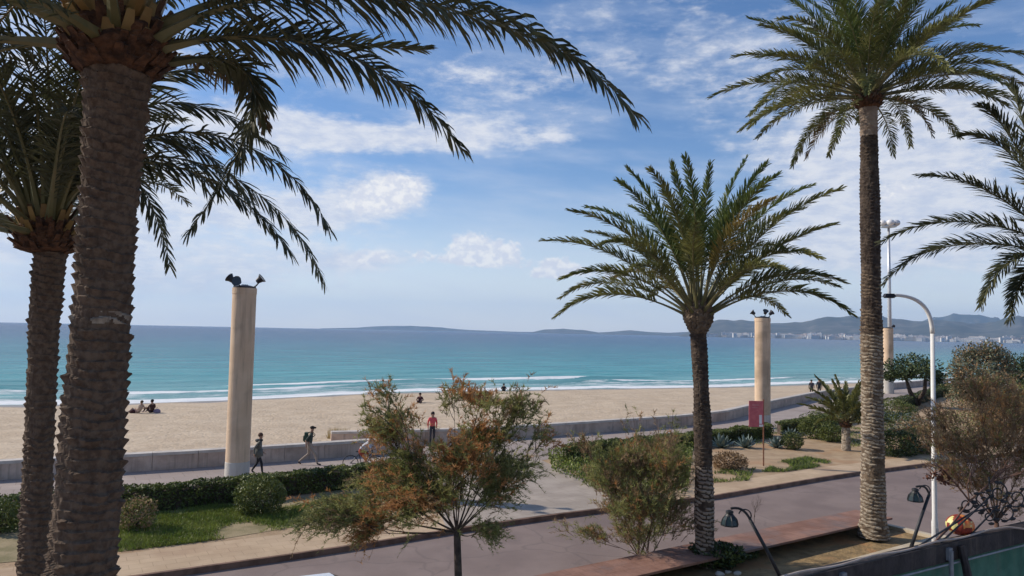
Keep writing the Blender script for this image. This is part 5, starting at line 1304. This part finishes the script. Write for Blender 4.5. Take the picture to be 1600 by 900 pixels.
person('person with dark green top and backpack striding right in beige trousers', g2, R(82), walkJ(.40, .1, .05), (SK, (.04, .06, .05), (.36, .29, .23), (.08, .05, .04), (.03, .025, .02)), 1.0, hair='cap', cloth='trousers', extras=backpack((.05, .09, .06)))
cyJ = dict(pelvis=(0, -.15, .92), waist=(0, -.02, 1.04), chest=(0, .18, 1.20), neck=(0, .29, 1.31), head=(0, .36, 1.42), crown=(0, .37, 1.51), shL=(-.18, .22, 1.24), elL=(-.25, .38, 1.06), wrL=(-.26, .55, 1.0), haL=(-.25, .61, .99),
    shR=(.18, .22, 1.24), elR=(.25, .38, 1.06), wrR=(.26, .55, 1.0), haR=(.25, .61, .99), hiL=(-.09, -.13, .88), knL=(-.11, .25, .74), anL=(-.11, .12, .40), toL=(-.11, .26, .36), hiR=(.09, -.13, .88), knR=(.11, .16, .52), anR=(.11, .0, .18), toR=(.11, .15, .14))
g3 = G(566, 736)
person('cyclist in white shirt and red shorts bent over handlebars near the wall', g3, R(85), cyJ, (SK, (.55, .56, .60), (.35, .05, .03), (.03, .03, .03), (.30, .22, .15)), .98, cloth='shorts')
bk = thing('bicycle', 'dark bicycle ridden by the cyclist in the white shirt', 'bicycle', g3); bk.rotation_euler = (0, 0, -R(85))
def ring(c, r_, t_, N=28): return [Vector(c)+Vector((0, cos(2*pi*i/N), sin(2*pi*i/N)))*r_ for i in range(N+1)]
for y in (-.52, .55):
    mb = MB(); mb.tube(ring((0, y, .34), .33, .0), .018, 6, cap=False); wv = mb.build('wheel', 'rubber', bk, loc=(0, 0, 0))
    s_ = MB()
    for i in range(14): a = pi*i/7; s_.tube([(0, y, .34), (0, y+.32*cos(a), .34+.32*sin(a))], .0025, 3, cap=False)
    s_.build('spokes', 'galv', wv, loc=(0, 0, 0))
mb = MB()
for a, b in (((0, -.52, .34), (0, -.05, .30)), ((0, -.05, .30), (0, -.18, .82)), ((0, -.52, .34), (0, -.15, .74)), ((0, -.05, .30), (0, .42, .82)), ((0, -.16, .76), (0, .40, .88)), ((0, .55, .34), (0, .40, .96))): mb.tube([a, b], .017, 7)
mb.build('frame', 'lampmetal', bk, loc=(0, 0, 0))
mb = MB(); mb.tube([(-.27, .58, .98), (-.1, .44, .97), (.1, .44, .97), (.27, .58, .98)], .014, 6); mb.build('handlebar', 'galv', bk, loc=(0, 0, 0))
mb = MB(); mb.ball((0, -.19, .85), .1, 0, 10, 6, (.8, 1.4, .35)); mb.build('saddle', 'rubber', bk, loc=(0, 0, 0))
def BZ(u, v): 
    for z in (-.3, -.4, -.5): g = G(u, v, z); 
    return G(u, v, -.42)
person('person in pale top and bare legs leaning back on the sand by the nearest palm', BZ(216, 646), R(-70), sitJ(.35, .34), (SK, (.55, .42, .33), (.42, .28, .24), (.05, .02, .03), (.08, .06, .03)), 1.05, cloth='long')
person('dark-haired person sitting upright on the sand in dark clothes', BZ(237, 646), R(-60), sitJ(.02, .40), (SK, (.06, .02, .012), (.04, .01, .012), (.25, .18, .25), (.004, .004, .006)), 1.12, cloth='long')
bg_ = BZ(245, 646); mb = MB(); mb.ball((bg_.x, bg_.y, bg_.z+.15), .26, 0, 12, 8, (1.1, .7, .75)); o = mb.build('beach_bag', [plainM('lilac_cloth', (.30, .22, .30))], smooth=True)
h = MB(); h.tube([Vector((bg_.x-.12, bg_.y, bg_.z+.3)), Vector((bg_.x, bg_.y, bg_.z+.46)), Vector((bg_.x+.12, bg_.y, bg_.z+.3))], .015, 6); h.build('handle', 'iron', o, loc=(0, 0, 0)); tag(o, 'lilac and dark bag beside the upright sitter on the sand', 'bag')
bg2 = BZ(207, 646); mb = MB(); mb.ball((bg2.x, bg2.y, bg2.z+.14), .24, 0, 12, 8, (1.1, .8, .7)); o = mb.build('beach_bag', [plainM('dark_red_cloth', (.05, .008, .012))], smooth=True)
h = MB(); h.tube([Vector((bg2.x-.1, bg2.y, bg2.z+.28)), Vector((bg2.x, bg2.y, bg2.z+.42)), Vector((bg2.x+.1, bg2.y, bg2.z+.28))], .015, 6); h.build('handle', 'iron', o, loc=(0, 0, 0)); tag(o, 'very dark bag left of the leaning beach sitter', 'bag')
person('person in dark red sitting alone on the sand above the tamarisk', G(656, 632, -.5), R(180), sitJ(.05, .38), (SK, (.07, .01, .015), (.03, .01, .015), (.03, .02, .02), (.02, .01, .01)), 1.12, cloth='long')
person('person standing in a bright coral red top behind the tamarisk', G(675, 694), R(170), walkJ(.08, .02, 0), (SK, (.75, .10, .11), (.04, .04, .05), (.03, .03, .03), (.03, .02, .02)), 1.0, cloth='long')
person('dark figure sitting at the edge of the water', G(787, 613, -.72), R(0), sitJ(.05, .4), (SK, (.01, .012, .016), (.012, .014, .02), (.02, .02, .02), (.01, .01, .01)), 1.1, cloth='long')
person('dark-clothed walker at the far wall, left one of two', G(1268, 620), R(20), walkJ(.2), (SK, (.03, .03, .045), (.02, .02, .03), (.02, .02, .02), (.01, .01, .01)), 1.02, cloth='coat')
person('dark-clothed walker at the far wall, right one of two', G(1280, 620), R(20), walkJ(.28), (SK, (.015, .02, .03), (.015, .015, .02), (.02, .02, .02), (.01, .01, .01)), 1.08, cloth='coat')

# ------------------------------------------------------------------ far town
rnd = random.Random(12)
protos = []
for i, (a, b, h, m_) in enumerate([(26, 14, 14, 'town_a'), (40, 14, 20, 'town_a'), (18, 16, 26, 'town_a'), (54, 16, 17, 'town_b'), (22, 20, 10, 'town_b'), (70, 18, 22, 'town_a')]):
    mb = MB(); mb.box((0, 0, h/2), (a, b, h)); mb.box((0, 0, h+.6), (a*.96, b*.96, 1.2), mi=2); mb.box((a*.2, 0, h+2.2), (a*.2, b*.4, 3.2))
    fl = int(h/3.3)
    for f_ in range(fl):
        for c_ in range(int(a/5)): mb.box((-a/2+2.6+c_*5, -b/2-.02, 1.8+f_*3.3), (2.6, .3, 1.5), mi=1)
    protos.append((mb, [m_, 'glass', 'town_roof']))
pobj = [None]*6
def townpos():
    cl = rnd.random()
    u = rnd.gauss(1290, 38) if cl < .30 else (rnd.gauss(1420, 40) if cl < .55 else rnd.uniform(1105, 1640))
    return u
for i in range(295):
    u = townpos(); u = min(1690, max(1100, u)); d0 = ray(u, 503+.02*u); bear = math.atan2(d0.x, d0.y); r_ = 5640+abs(rnd.gauss(0, 1))*330
    k = rnd.choice([0, 0, 1, 2, 3, 4, 4, 5])
    if pobj[k] is None: o = protos[k][0].build('apartment_building', protos[k][1]); pobj[k] = o
    else: o = pobj[k].copy(); C.objects.link(o)
    t = (r_-5600)/3000; o.location = (r_*sin(bear), r_*cos(bear), max(0, 40*t**.9)-1); o.rotation_euler = (0, 0, -bear+rnd.uniform(-.4, .4)); s_ = rnd.uniform(1., 1.6); o.scale = (s_, s_, s_*rnd.uniform(.8, 1.1))
    tag(o, 'tiny pale seaside building of the town at the foot of the far hills', 'building', 'buildings of the far town across the bay')

# ------------------------------------------------------------------ haze
mb = MB(); mb.box((0, 0, 0), (1, 1, 1)); o = mb.build('haze', haze_mat()); o.scale = (32000, 32000, 620); o.location = (0, 0, 310-3.0); o['kind'] = 'stuff'
